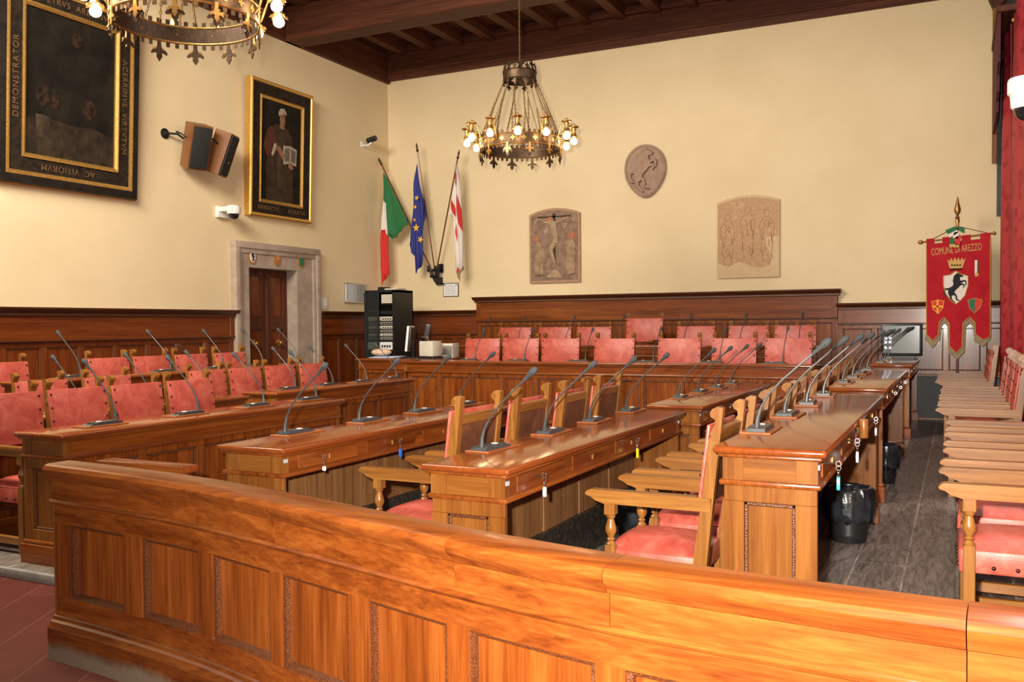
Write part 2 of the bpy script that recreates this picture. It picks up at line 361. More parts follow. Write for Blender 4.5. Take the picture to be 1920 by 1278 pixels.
mb = MB(); mb.box(LW, LW+.07, FY, BW, 6.06, CEIL, .008, 1); mb.box(LW, LW+.12, FY, BW, 6.50, 6.58, .02, 2); struct('trim_3', mb, BEAMW['y'])

# ------------------------------------------------------------------ panelled joinery (front faces local -y, x along, z up)
def panels(fr, rp, bk, x0, x1, z0, z1, n, yf=0, st=.075, rail=.06, depth=.022, edge=None):
    """stiles and rails into fr, carved frames into rp, recessed boards into bk"""
    e = st if edge is None else edge
    bk.box(x0+.002, x1-.002, yf+depth, yf+depth+.012, z0+.002, z1-.002)
    w = (x1-x0-2*e-(n-1)*st)/n
    fr.box(x0, x1, yf, yf+depth+.01, z0, z0+rail, .003, 1); fr.box(x0, x1, yf, yf+depth+.01, z1-rail, z1, .003, 1)
    fr.box(x0, x0+e, yf, yf+depth+.01, z0+rail, z1-rail); fr.box(x1-e, x1, yf, yf+depth+.01, z0+rail, z1-rail)
    for i in range(n):
        a = x0+e+i*(w+st); b = a+w
        if i < n-1: fr.box(b, b+st, yf, yf+depth+.01, z0+rail, z1-rail, .003, 1)
        q = .016
        for (u0, u1, v0, v1) in ((a, b, z0+rail, z0+rail+q), (a, b, z1-rail-q, z1-rail), (a, a+q, z0+rail, z1-rail), (b-q, b, z0+rail, z1-rail)):
            rp.box(u0, u1, yf+.004, yf+depth, v0, v1, .004, 1)

def wainscot(name, loc, rz, L, ztop, n, mF, mR, z0=.06, fz=.30, corn=True, cx=(0, 0), thick=.06, pz=None, side=None):
    """boarded dado: plinth, panels, moulding, frieze, cornice; local x 0..L, front -y"""
    root = None
    fr, rp, bk, co, fz_ = MB(), MB(), MB(), MB(), MB()
    M = T(*loc, rz=rz)
    for b in (fr, rp, bk, co, fz_): b.M = M
    zf = ztop-.10-fz
    panels(fr, rp, bk, 0, L, (pz or z0+.14), zf, n, -thick+.02)
    if pz is None: fr.box(0, L, -thick-.015, 0, z0, z0+.15, .006, 1)
    fz_.box(0, L, -thick, 0, zf+.02, ztop-.10)
    for e in (0, L-.09): fr.box(e, e+.09, -thick-.006, 0, zf+.02, ztop-.10, .003, 1)
    co.box(0, L, -thick-.022, 0, zf, zf+.022, .006, 1)
    if corn:
        co.box(-cx[0], L+cx[1], -thick-.03, 0, ztop-.10, ztop-.062, .006, 1)
        co.prism([(-thick-.035, ztop-.062), (-thick-.055, ztop-.045), (-thick-.085, ztop-.02), (-thick-.09, ztop), (0, ztop), (0, ztop-.062)], 'x', -cx[0]-.02, L+cx[1]+.02)
    o = fr.build(name, mF['z']); o['kind'] = 'structure'
    bk.build('panel_boards', mF['z'], o); fz_.build('frieze_board', mF['x'] if abs(math.sin(rz)) < .5 else mF['y'], o)
    rp.build('carved_moulding', mR, o); co.build('cornice', ROPED, o)
    return o
wainscot('wall_left_wainscot', (LW, 3.0, 0), R(90), 7.21, 1.81, 14, DARKW, ROPE, cx=(0, .02))
wainscot('wall_left_wainscot_far', (LW, 12.21, 0), R(90), 2.17, 1.815, 4, DARKW, ROPE)
wainscot('wall_back_wainscot_left', (LW, BW, 0), 0, 1.88, 1.83, 4, DARKW, ROPE, fz=.34)
wainscot('wall_back_wainscot_tall', (-7.71, BW-.02, 0), 0, 6.09, 2.055, 11, WALNUT, ROPE, z0=FR2, fz=.34, cx=(.03, .03), thick=.08)
wainscot('wall_back_wainscot_right', (-1.62, BW, 0), 0, RW+1.62, 1.84, 5, WALNUT, ROPE, fz=.22, pz=.80, cx=(0, 0))
mb = MB(); mb.box(-1.62, RW, BW-.05, BW, FE, .79); struct('baseboard_back', mb, SLATE)
mb = MB(); mb.box(-1.62, RW, BW-.085, BW, .775, .80, .004, 1); mb.box(-1.62, RW, BW-.09, BW-.05, FE, FE+.03, .004, 1); struct('trim_4', mb, OAK['x'])

# door with stone surround
mb = MB(); M0 = T(LW, 0, 0, rz=R(90)); mb.M = M0
y0, y1, zt = 10.22, 12.18, 2.825
for a, b, c, d, o in ((y0, DY0+.002, FP, zt, .06), (DY1-.002, y1, FP, zt, .06), (DY0+.002, DY1-.002, DZ1-.002, zt, .06)): mb.box(a, b, -o, -.001, c, d)
for w, o, g in ((.09, .11, .008), (.16, .085, .004)):
    mb.box(y0-g, y0+w, -o, -.001, FP, zt-w, .008, 2); mb.box(y1-w, y1+g, -o, -.001, FP, zt-w, .008, 2); mb.box(y0-g, y1+g, -o, -.001, zt-w, zt+g, .008, 2)
for a, b in ((DY0-.03, DY0+.006), (DY1-.006, DY1+.03)): mb.box(a, b, -.055, .29, FP, DZ1-.006)
mb.box(DY0-.03, DY1+.03, -.055, .29, DZ1-.006, DZ1+.03)
struct('door_1_surround', mb, STONE)
MID = 11.14
door = None
for i, (a, b) in enumerate(((DY0, MID-.005), (MID+.005, DY1))):
    fr, rp, bk = MB(), MB(), MB()
    for q in (fr, rp, bk): q.M = T(LW-.15, 0, 0, rz=R(90))
    panels(fr, rp, bk, a, b, FP, 1.62, 1, 0, .09, .10, .03); panels(fr, rp, bk, a, b, 1.62, DZ1, 1, 0, .09, .10, .03)
    d = fr.build('door_%d' % (i+1), BEAMW['z']); d['kind'] = 'structure'
    bk.build('door_panel', DARKW['z'], d); rp.build('door_moulding', BEAMW['z'], d)
    mb = MB(); mb.M = T(LW-.15, (a+b)/2, 1.31, rz=R(90)) @ T(rx=R(90))
    mb.lathe([(.001, 0), (.055, 0), (.055, .012), (.035, .02), (.016, .03), (.016, .05), (.034, .06), (.038, .078), (.026, .092), (.001, .096)], 18)
    mb.build('door_knob', BRASS, d)
    if i == 1:
        mb = MB(); mb.M = T(LW-.15, 0, 0, rz=R(90)); mb.box(MID-.03, MID+.03, -.03, 0, FP, DZ1-.01, .006, 1); mb.build('door_cover_strip', BEAMW['z'], d)
# painted coats of arms on the stone lintel
def ell(cx, cz, rx, rz_, n=24, a0=0, a1=360): return [(cx+rx*math.cos(R(a0+(a1-a0)*k/n)), cz+rz_*math.sin(R(a0+(a1-a0)*k/n))) for k in range(n+(a1-a0 != 360))]
for i, (y, m, lb) in enumerate(((10.60, FWHITE, 'white painted coat of arms with a black figure on the door lintel'), (11.16, HALO, 'red and gold painted coat of arms at the middle of the door lintel'), (11.74, CGREEN, 'green painted coat of arms at the far end of the door lintel'))):
    t = thing('coat_of_arms', lb, 'coat of arms', (LW+.062, y, 2.62), R(90), 'painted arms over the door')
    mb = MB(); mb.prism(ell(0, 0, .082, .115), 'y', -.012, .004); mb.prism([(-.08, .09), (-.05, .15), (0, .125), (.05, .15), (.08, .09)], 'y', -.010, .004); mb.build('gilt_border', GILTDULL, t)
    mb = MB(); mb.prism(ell(0, -.005, .056, .085), 'y', -.018, -.01); mb.build('shield', m, t)
    if i == 0:
        mb = MB(); mb.prism([(-.02, -.07), (.0, -.03), (-.02, .0), (-.03, .04), (0, .06), (.03, .05), (.02, .01), (.045, .0), (.02, -.02), (.03, -.06)], 'y', -.021, -.017); mb.build('black_figure', HORSE, t)
    if i == 1:
        mb = MB(); mb.prism(ell(0, .01, .022, .03, 12), 'y', -.021, -.017); mb.build('gold_figure', GOLDT, t)

# ------------------------------------------------------------------ curved barrier in front
PTS = [(-3.86, 2.905), (-3.37, 2.86), (-2.81, 2.775), (-2.26, 2.64), (-1.82, 2.52), (-1.42, 2.41), (-1.14, 2.345), (-.86, 2.29), (-.56, 2.255), (-.23, 2.225), (.13, 2.205), (.72, 2.19)]
def catmull(P, n=10):
    P = [P[0]] + P + [P[-1]]; out = []
    for i in range(1, len(P)-2):
        p0, p1, p2, p3 = [Vector(P[i+k]) for k in (-1, 0, 1, 2)]
        for k in range(n):
            t = k/n; out.append(.5*((2*p1)+(p2-p0)*t+(2*p0-5*p1+4*p2-p3)*t*t+(-p0+3*p1-3*p2+p3)*t**3))
    out.append(Vector(P[-2])); return out
BP = catmull(PTS)
def bpath(x0, x1, n=None):
    """(x, y, outward normal) along the face line between two X; outward is toward the visitors (-y)"""
    x0, x1 = max(x0, BP[0].x+1e-4), min(x1, BP[-1].x-1e-4); n = n or max(3, int((x1-x0)/.06)+2); res = []
    for k in range(n):
        x = x0+(x1-x0)*k/(n-1)
        for a, b in zip(BP[:-1], BP[1:]):
            if a.x-1e-5 <= x <= b.x+1e-5:
                f = (x-a.x)/max(1e-9, b.x-a.x); y = a.y+(b.y-a.y)*f; break
        else: y = BP[-1].y
        xa, xb = max(BP[0].x+1e-4, x-.06), min(BP[-1].x-1e-4, x+.06)
        def yy(q):
            for a, b in zip(BP[:-1], BP[1:]):
                if a.x-1e-5 <= q <= b.x+1e-5: return a.y+(b.y-a.y)*(q-a.x)/max(1e-9, b.x-a.x)
            return BP[-1].y
        t = Vector((xb-xa, yy(xb)-yy(xa))).normalized(); res.append((x, y, t.y, -t.x))
    return res
bar = thing('curved_barrier', 'curved panelled walnut barrier with rounded top rail closing off the front of the chamber', 'barrier', (0, 0, 0))
X0, X1 = -3.86, .72
SEAMS = [X0, -2.81, -2.28, -1.37, -.83, .02, X1]
for a, b in zip(SEAMS[:-1], SEAMS[1:]):
    p = bpath(a+.0012, b-.0012)
    mb = MB(); mb.sweep(p, [(.030, .852), (.036, .868), (.052, .885), (.055, .902), (.044, .920), (.022, .928), (-.085, .928), (-.095, .915), (-.095, .875), (-.07, .852)]); mb.build('top_rail', WALNUT['x'], bar)
    mb = MB(); mb.sweep(p, [(.012, .755), (.012, .852), (.022, .853), (-.05, .853), (-.05, .755)]); mb.build('frieze_board', WALNUT['x'], bar)
p = bpath(X0, X1)
mb = MB(); mb.sweep(p, [(.0, .735), (.020, .738), (.026, .748), (.016, .758), (-.05, .758), (-.05, .735)]); mb.build('waist_moulding', WALNUT['x'], bar)
mb = MB(); mb.sweep(p, [(.004, .645), (.004, .735), (-.05, .735), (-.05, .645)]); mb.sweep(p, [(.004, .20), (.004, .293), (-.05, .293), (-.05, .20)]); mb.build('rail', WALNUT['x'], bar)
mb = MB(); mb.sweep(p, [(.004, .205), (.012, .200), (.018, .185), (.030, .178), (.036, .160), (.045, .150), (.045, .0), (-.06, .0), (-.06, .205)]); mb.build('plinth', WORN, bar)
PAN = [(-3.745, -3.335), (-3.21, -2.80), (-2.715, -2.325), (-2.26, -1.875), (-1.775, -1.41), (-1.325, -.88), (-.79, -.35), (-.26, .18), (.27, .66)]
edges = [X0] + [e for q in PAN for e in q] + [X1]
for a, b in zip(edges[0::2], edges[1::2]):
    mb = MB(); mb.sweep(bpath(a, b), [(.004, .29), (.004, .648), (-.05, .648), (-.05, .29)]); mb.build('stile', OAK['z'] if a == X0 and False else WALNUT['z'], bar)
for a, b in PAN:
    mb = MB(); mb.sweep(bpath(a-.005, b+.005), [(-.026, .285), (-.026, .65), (-.05, .65), (-.05, .285)]); mb.build('panel', WALNUT['z'], bar)
    mb = MB(); q = bpath(a, b)
    mb.sweep(q, [(-.026, .293), (-.002, .293), (-.008, .306), (-.026, .316)]); mb.sweep(q, [(-.026, .645), (-.002, .645), (-.008, .632), (-.026, .622)])
    for u0, u1 in ((a, a+.018), (b-.018, b)): mb.sweep(bpath(u0, u1, 3), [(-.026, .30), (-.006, .30), (-.006, .64), (-.026, .64)])
    mb.build('carved_moulding', ROPE, bar)
mb = MB(); mb.box(X0-.002, X0+.035, 2.90, 2.965, 0, .853, .004, 1); mb.build('end_post', OAK['z'], bar)
# low flat ledge behind the left end of the barrier
t = thing('ledge', 'flat walnut ledge standing just behind the left end of the curved barrier', 'ledge', (-3.52, 3.2, 0))
mb = MB(); mb.box(-.34, .24, -.055, .055, .872, .905, .006, 2); mb.build('ledge_top', WALNUT['x'], t)
mb = MB(); mb.box(-.30, .20, -.02, .02, FP, .872); mb.build('ledge_support', WALNUT['z'], t)

# ------------------------------------------------------------------ desks (local: x along, front +y, user side -y)
def desk(name, label, loc, rz, L, H, dep=.46, seats=4, drawers=True, nfront=None, group=None, locks=True, tall=False):
    t = thing(name, label, 'desk', loc, rz, group)
    h, d = L/2, dep/2; zb = H-.155
    mb = MB(); mb.box(-h, h, -d, d, H-.032, H, .012, 3); mb.build('desktop', TOPW['x'], t)
    mb = MB(); mb.box(-h+.018, h-.018, -d+.018, d-.018, H-.048, H-.032, .006, 2); mb.box(-h+.022, h-.022, -d+.022, d-.022, zb-.012, zb+.012, .008, 2); mb.build('moulding', WALNUT['x'], t)
    mb = MB(); mb.box(-h+.04, h-.04, -d+.04, d-.04, zb+.01, H-.046); mb.build('apron', WALNUT['x'], t)
    # front panelling
    fr, rp, bk = MB(), MB(), MB()
    for q in (fr, rp, bk): q.M = T(rz=R(180)) @ T(0, -d+.04, 0)
    n = nfront or max(2, round(L/.62))
    panels(fr, rp, bk, -h+.092, h-.092, .15, zb-.01, n, .003, .075, .05, .02); fr.box(-h+.092, h-.092, .004, .035, 0, .155)
    f = fr.build('front_panel', WALNUT['z'], t); bk.build('panel_boards', WALNUT['z'], f); rp.build('carved_moulding', ROPE, f)
    # ends
    for sgn in (-1, 1):
        fr, rp, bk = MB(), MB(), MB()
        for q in (fr, rp, bk): q.M = T(rz=R(90)*sgn) @ T(0, -h+.04, 0)
        panels(fr, rp, bk, -d+.04, d-.04, .15, zb-.01, 1, 0, .085, .07, .018); fr.box(-d+.04, d-.04, .001, .045, 0, .155)
        for a in (-d+.036, d-.036-.085): fr.box(a, a+.085, -.004, .048, zb+.011, H-.047)
        f = fr.build('end_panel', ENDW, t); bk.build('panel_boards', ENDW, f); rp.build('carved_moulding', ROPE, f)
        mb = MB(); mb.M = T(rz=R(90)*sgn) @ T(0, -h+.04, 0)
        mb.box(-d+.02, d-.02, -.025, .05, 0, .125, .004, 1); mb.box(-d+.028, d-.028, -.016, .05, .125, .15, .008, 2); mb.build('plinth', WALNUT['y'], t)
        mb = MB(); mb.M = T(rz=R(90)*sgn) @ T(0, -h+.04, 0); mb.box(-d+.122, d-.122, -.0015, .03, zb+.012, H-.048); mb.build('end_frieze', ENDY, t)
    mb = MB(); mb.box(-h+.06, h-.06, d-.022, d-.005, .0, .15, .004, 1); mb.build('plinth', WALNUT['x'], t)
    # kneehole: plain boards and the black kickboard
    mb = MB(); k = max(6, int(L/.3))
    for i in range(k):
        a = -h+.09+(2*h-.18)*i/k; mb.box(a+.001, a+(2*h-.18)/k-.001, d-.10+.006*(i % 2), d-.074, .27, zb-.01)
    mb.build('knee_boards', PLANK, t)
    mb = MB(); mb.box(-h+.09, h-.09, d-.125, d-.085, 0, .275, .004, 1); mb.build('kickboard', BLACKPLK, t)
    if drawers:
        w = (2*h-.24)/seats
        for i in range(seats):
            a = -h+.12+i*w
            mb = MB(); mb.box(a+.05, a+w-.05, -d+.034, -d+.045, zb+.02, H-.056, .002, 1); dr = mb.build('drawer', WALNUT['x'], t)
            mb = MB(); mb.box(a+w*.5-.008, a+w*.5+.008, -d+.028, -d+.036, H-.112, H-.082, .002, 1); mb.build('keyhole_plate', BRASS, dr)
        mb = MB(); mb.box(-h+.046, -h+.076, -d+.031, -d+.037, H-.085, H-.065); mb.box(h-.076, h-.046, -d+.031, -d+.037, H-.085, H-.065); mb.build('number_plate', PLATE, t)
    return t
def dk(label, x0, x1, y0, y1, z, H, rz, **kw):
    return desk('council_desk', label, ((x0+x1)/2, (y0+y1)/2, z), rz, (y1-y0) if abs(math.sin(rz)) > .5 else (x1-x0), H, (x1-x0) if abs(math.sin(rz)) > .5 else (y1-y0), **kw)
RT, LF, ST = R(90), R(-90), R(180)
DG = 'long walnut council desks'
dk('long walnut desk with a blue tag hanging from one drawer', -3.75, -3.27, 3.85, 6.72, FP, .845, RT, group=DG)
dk('long walnut desk with a bright yellow drawer tag, ending at the barrier', -2.31, -1.84, 3.70, 6.70, FP, .845, RT, group=DG)
dk('walnut desk continuing the middle row, nearest the rostrum', -2.29, -1.82, 7.14, 10.03, FP, .845, RT, group=DG)
dk('tall end-panelled desk with the turquoise tag, nearest the right aisle and the barrier', -.935, -.475, 3.82, 6.88, FE, .894, RT, group=DG)
dk('aisle desk directly behind the turquoise-tagged one, with window glare on its top', -.955, -.49, 7.58, 10.48, FE, .894, RT, group=DG)
dk('farthest aisle desk, beside the grey screen near the red banner', -.975, -.49, 11.86, 14.18, FE, .894, RT, group=DG, seats=3)
dk('dark-sided front desk of the left block, standing on the grey step edge', -5.46, -5.0, 3.83, 6.75, FP, .845, LF, group=DG)
dk('left block second-row desk hidden behind the nearest red chair backs', -6.58, -6.12, 3.85, 6.75, FP, .845, LF, group=DG)
dk('left block second-row desk in front of the stone doorway', -6.58, -6.12, 7.12, 9.70, FP, .845, LF, group=DG)
dk('narrow back-row desk of the left block, before the wainscot', -7.60, -7.30, 5.2, 9.3, FB, .90, LF, group=DG, drawers=False, nfront=6)
RG = 'rostrum desks'
dk('long front desk of the rostrum, facing the chamber below the back wall', -7.12, -1.48, 10.9, 11.36, FP, 1.01, ST, group=RG, seats=7, nfront=11)
dk('raised second desk of the rostrum, behind the front row of rostrum chairs', -7.30, -1.70, 12.46, 12.92, FR, .94, ST, group=RG, seats=7, nfront=11)
dk('dark corner desk covered with papers and a monitor, below the black rack', -8.30, -6.86, 11.45, 12.30, FP, 1.01, ST, seats=1, nfront=2, drawers=False)

# ------------------------------------------------------------------ armchairs (local: faces +y, origin on the floor)
def armchair(label, wl=.435, group=None):
    t = thing('armchair', label, 'armchair', (0, 0, 0), 0, group)
    hw = wl/2+.030
    # padded seat
    mb = MB(); n = 12; vs, fs = [], []
    x0, x1, y0, y1 = -hw+.025, hw-.025, -.20, .255
    for j in range(n+1):
        for i in range(n+1):
            u, v = i/n*2-1, j/n*2-1
            z = .435+.055*(1-u**4)*(1-v**4)**.7 - .05*(max(0, abs(v)-.9)/.1 if v > 0 else 0)
            vs.append((x0+(x1-x0)*i/n, y0+(y1-y0)*j/n, z))
    fs = [(j*(n+1)+i, j*(n+1)+i+1, (j+1)*(n+1)+i+1, (j+1)*(n+1)+i) for j in range(n) for i in range(n)]
    mb.vf(vs, fs); mb.box(x0, x1, y0, y1, .33, .436, .012, 2)
    seat = mb.build('seat', RED, t, 60)
    mb = MB()
    for s in (-1, 1):
        for k in range(5): mb.ball((s*(hw-.024), -.15+k*.09, .36), .0095, 8, 6)
    for k in range(6): mb.ball((-hw+.06+k*(2*hw-.12)/5, .256, .36), .0095, 8, 6)
    mb.build('nail_trim', BRONZE, seat)
    # raked posts with a carved scroll at the front of the head
    for s in (-1, 1):
        def yl(z): return -.165-.125*z
        prof = [(yl(0)-.028, 0), (yl(.4)-.032, .4), (yl(.7)-.026, .7), (yl(1.12)-.020, 1.125), (yl(1.12)+.010, 1.13)]
        front = [(yl(1.10)+.028, 1.118), (yl(1.09)+.036, 1.104), (yl(1.08)+.032, 1.084), (yl(1.07)+.013, 1.074), (yl(1.05)+.006, 1.052), (yl(1.02)+.016, 1.03), (yl(1.0)+.026, 1.008), (yl(.99)+.020, .995), (yl(.97)+.034, .978), (yl(.95)+.040, .955), (yl(.93)+.036, .935), (yl(.88)+.026, .88), (yl(.4)+.032, .4), (yl(0)+.028, 0)]
        mb = MB(); a, b = sorted((s*(hw-.045), s*hw)); mb.prism(prof+front, 'x', a, b)
        for xs in (s*hw, s*(hw-.045)):
            mb.M = T(xs, yl(.968)+.018, .960) @ T(ry=R(90)); mb.lathe([(.022, -.004), (.022, .004), (.012, .006), (.001, .007)], 12)
        mb.M = I4; po = mb.build('back_post', OAK['z'], t)
        mb = MB(); mb.M = T((a+b)/2, yl(1.095)+.022, 1.099) @ T(ry=R(90)); mb.lathe([(.015, -.0245), (.015, .0245)], 12)
        mb.build('carved_scroll', OAK['z'], po)
    # leather back: red in front, brown behind
    mb = MB(); tilt = math.atan(.125)
    mb.M = T(0, -.165-.125*.865+.036, .865, rx=tilt); mb.box(-hw-.006, hw+.006, -.008, .008, -.185, .185, .006, 2); bk = mb.build('backrest', RED, t)
    mb = MB(); mb.M = T(0, -.165-.125*.865+.036, .865, rx=tilt)
    for s in (-1, 1):
        for k in range(4): mb.ball((s*(hw-.014), .009, -.15+k*.10), .0095, 8, 6)
    mb.build('nail_trim', BRONZE, bk)
    mb = MB(); mb.M = T(0, -.165-.125*.865, .865, rx=tilt); mb.box(-wl/2+.0, wl/2-.0, -.012, .020, -.18, .11, .004, 1); mb.build('rear_leather', BACKL, bk)
    mb = MB(); mb.M = T(0, -.165-.125*.865, .865, rx=tilt); mb.box(-wl/2, wl/2, -.016, .016, .11, .165, .004, 1); mb.build('back_rail', OAK['x'], t)
    # arms on turned front legs
    for s in (-1, 1):
        xc = s*(hw-.016)
        ap = [(-.27, .655), (.20, .655), (.235, .652), (.26, .660), (.285, .668), (.31, .685), (.33, .690), (.335, .700), (.325, .712), (.31, .718), (-.27, .718)]
        mb = MB(); mb.prism(ap, 'x', xc-.028, xc+.028); mb.prism([(-.27, .700), (.318, .700), (.328, .706), (.318, .714), (-.27, .714)], 'x', xc-.035, xc+.035); mb.build('armrest', OAK['y'], t)
        mb = MB(); mb.M = T(xc, .215, 0)
        mb.box(-.024, .024, -.024, .024, 0, .455, .003, 1); mb.box(-.026, .026, -.026, .026, .600, .656, .003, 1)
        mb.lathe([(.022, .455), (.024, .462), (.018, .468), (.013, .476), (.021, .484), (.013, .492), (.017, .500), (.027, .522), (.026, .540), (.019, .565), (.015, .580), (.022, .590), (.022, .600)], 14)
        mb.build('front_leg', OAK['z'], t)
        mb = MB(); mb.box(xc-.018, xc+.018, -.18, .20, .06, .11, .003, 1); mb.build('side_rail', OAK['y'], t)
    mb = MB(); mb.box(-hw+.04, hw-.04, .20, .228, .18, .24, .003, 1); mb.build('front_stretcher', OAK['x'], t)
    return t
CH = armchair('prototype'); CHW = armchair('prototype', .515)
first = {id(CH): True, id(CHW): True}
def place(proto, x, y, z, rz, label, group):
    rz += R(random.uniform(-1.5, 1.5))
    if first[id(proto)]:
        first[id(proto)] = False; proto.location = (x, y, z); proto.rotation_euler = (0, 0, rz); return tag(proto, label, None, group)
    return dup(proto, (x, y, z), rz, label, group)
def chairrow(ys, x, z, rz, fmt, group):
    for i, y in enumerate(ys): place(CH, x, y, z, rz, fmt % ORD[i], group)
chairrow((4.22, 4.79, 5.36, 5.93), -5.81, FP, LF, '%s red leather armchair from the near end, behind the left front desk', 'chairs of the left front row')
chairrow((5.33, 6.02, 7.28, 7.86, 8.44, 9.05), -6.94, FP, LF, '%s red armchair from the near end in the left block middle row', 'chairs of the left middle row')
chairrow((5.60, 6.80, 7.38, 7.97, 8.60), -7.86, FB, LF, '%s red armchair from the near end, back row before the left wainscot', 'chairs of the left back row')
chairrow((4.44, 5.14, 5.84, 6.52), -2.68, FP, RT, '%s armchair from the barrier with brown back against the yellow-tagged desk', 'chairs between the two inner desks')
chairrow((4.30, 4.98, 5.66, 6.36), -1.265, FP, RT, '%s red-seated armchair from the barrier, left side of the turquoise-tagged desk', 'chairs behind the yellow-tagged desk')
chairrow((7.75, 8.50, 9.25, 9.95), -1.31, FP, RT, '%s armchair from the near end along the left side of the second aisle desk', 'chairs of the far middle row')
chairrow((4.57, 5.32, 6.10, 6.88), .255, FE, RT, '%s armchair from the barrier along the right aisle by the wall', 'near chairs of the right aisle')
chairrow((8.30, 9.05, 9.85, 10.62), .17, FE, RT, '%s armchair from the near end in the aisle group facing the glare-topped desk', 'middle chairs of the right aisle')
chairrow((12.0, 12.62, 13.24), .09, FE, RT, '%s armchair from the near end in the last aisle group by the banner', 'far chairs of the right aisle')
for i, x in enumerate((-6.44, -5.80, -5.165, -4.30, -3.41, -2.67, -1.98)):
    place(CHW, x, 11.87 if i < 3 else (11.74 if i == 3 else 11.88), FR, ST,
          '%s red armchair from the corner desk in the rostrum front row' % ORD[i] if i != 3 else 'red armchair pulled to the desk at the middle of the rostrum front row', 'chairs of the rostrum front row')
for i, x in enumerate((-6.66, -5.94, -5.25, -4.41, -3.60, -2.80, -2.14)):
    place(CHW, x, 13.45, FR2 if i != 3 else FR2+.13, ST, '%s red armchair from the corner in the rostrum back row' % ORD[i] if i != 3 else 'tallest darker red armchair at the centre of the rostrum back row', 'chairs of the rostrum back row')

t = thing('footboard', 'low wooden footboard under the central tall armchair of the rostrum', 'footboard', (-4.41, 13.45, FR2))
mb = MB(); mb.box(-.45, .45, -.42, .42, 0, .13, .008, 2); mb.build('board', WALNUT['x'], t)
# ------------------------------------------------------------------ gooseneck microphones (local: user at -y, stem on the user's left)
def microphone(label, group=None):
    t = thing('microphone', label, 'microphone', (0, 0, 0), 0, group)
    mb = MB(); mb.box(-.17, .17, -.072, .072, 0, .009, .002, 1); mb.build('wooden_pad', PADW, t)
    mb = MB(); mb.prism([(-.145, .009), (-.145, .024), (-.10, .030), (.04, .029), (.105, .018), (.115, .009)], 'y', -.042, .042)
    ba = mb.build('console', PLASTIC, t)
    mb = MB(); mb.box(.0, .030, -.014, .014, .027, .0325, .002, 1); mb.build('button', WHITEP, ba)
    mb = MB(); mb.M = T(.070, 0, .022); mb.lathe([(.030, -.006), (.030, .004), (.024, .006), (.001, .006)], 16); mb.build('loudspeaker', BLACKP, ba)
    P = [(-.12, 0, .026), (-.12, -.004, .07), (-.12, -.020, .125), (-.12, -.055, .185), (-.12, -.115, .252), (-.12, -.195, .325), (-.12, -.255, .378)]
    mb = MB(); mb.tube(P, [.0125, .010, .006, .0048, .0048, .0048, .0058], 10); mb.build('gooseneck', PLASTIC, t)
    mb = MB(); a = Vector(P[-1]); d = (a-Vector(P[-2])).normalized()
    mb.tube([a-d*.01, a+d*.01, a+d*.045, a+d*.055, a+d*.075, a+d*.092, a+d*.10], [.0065, .0085, .012, .0175, .0190, .0135, .004], 12); mb.build('microphone_head', FOAM, t)
    return t
MIC = microphone('prototype'); mic_first = [True]
def mic(x, y, z, rz, label, group, jit=4):
    rz += R(random.uniform(-jit, jit))
    if mic_first[0]:
        mic_first[0] = False; MIC.location = (x, y, z); MIC.rotation_euler = (0, 0, rz); return tag(MIC, label, None, group)
    return dup(MIC, (x, y, z), rz, label, group)
def micright(ys, x, z, fmt, g):
    for i, y in enumerate(ys): mic(x, y+.12, z, RT, fmt % ORD[i], g)
def micleft(ys, x, z, fmt, g):
    for i, y in enumerate(ys): mic(x, y-.12, z, LF, fmt % ORD[i], g)
micright((4.33, 5.08, 5.80, 6.48), -3.66, FP+.845, '%s microphone from the barrier on the blue-tagged desk', 'microphones of the blue-tagged desk')
micright((4.17, 4.95, 5.68, 6.44), -2.22, FP+.845, '%s microphone from the barrier on the bright yellow-tagged desk', 'microphones of the yellow-tagged desk')
micright((7.75, 8.45, 9.13, 9.82), -2.20, FP+.845, '%s microphone from the near end on the middle desk near the rostrum', 'microphones of the far middle desk')
micright((4.33, 5.10, 5.86, 6.62), -.85, FE+.894, '%s microphone from the barrier on the turquoise-tagged desk', 'microphones of the near aisle desk')
micright((8.05, 8.80, 9.55, 10.25), -.87, FE+.894, '%s microphone from the near end on the glare-topped aisle desk', 'microphones of the second aisle desk')
micright((12.2, 12.85, 13.55), -.88, FE+.894, '%s microphone from the near end on the aisle desk by the screen', 'microphones of the last aisle desk')
micleft((4.42, 5.18, 5.92, 6.60), -5.22, FP+.845, '%s microphone from the near end on the left front desk', 'microphones of the left front desk')
micleft((5.0, 5.7, 6.4), -6.30, FP+.845, '%s microphone from the near end on the hidden second-row desk at left', 'microphones of the hidden second-row desk')
micleft((7.62, 8.28, 8.92, 9.55), -6.30, FP+.845, '%s microphone from the near end on the desk before the doorway', 'microphones of the doorway desk')
micleft((5.9, 7.0, 7.75, 8.4, 9.05), -7.42, FB+.90, '%s microphone from the near end on the left back-row desk', 'microphones of the left back-row desk')
for i, x in enumerate((-6.02, -5.26, -4.38, -3.46, -2.62, -1.87)):
    mic(x-.12, 11.10, FP+1.01, ST, '%s microphone from the corner desk on the rostrum front desk' % ORD[i], 'microphones of the rostrum front desk')
for i, x in enumerate((-6.73, -6.12, -5.32, -4.52, -3.50, -2.71, -1.93)):
    mic(x-.12, 12.68, FR+.94, ST, '%s microphone from the corner on the raised rostrum desk' % ORD[i], 'microphones of the raised rostrum desk', 8)

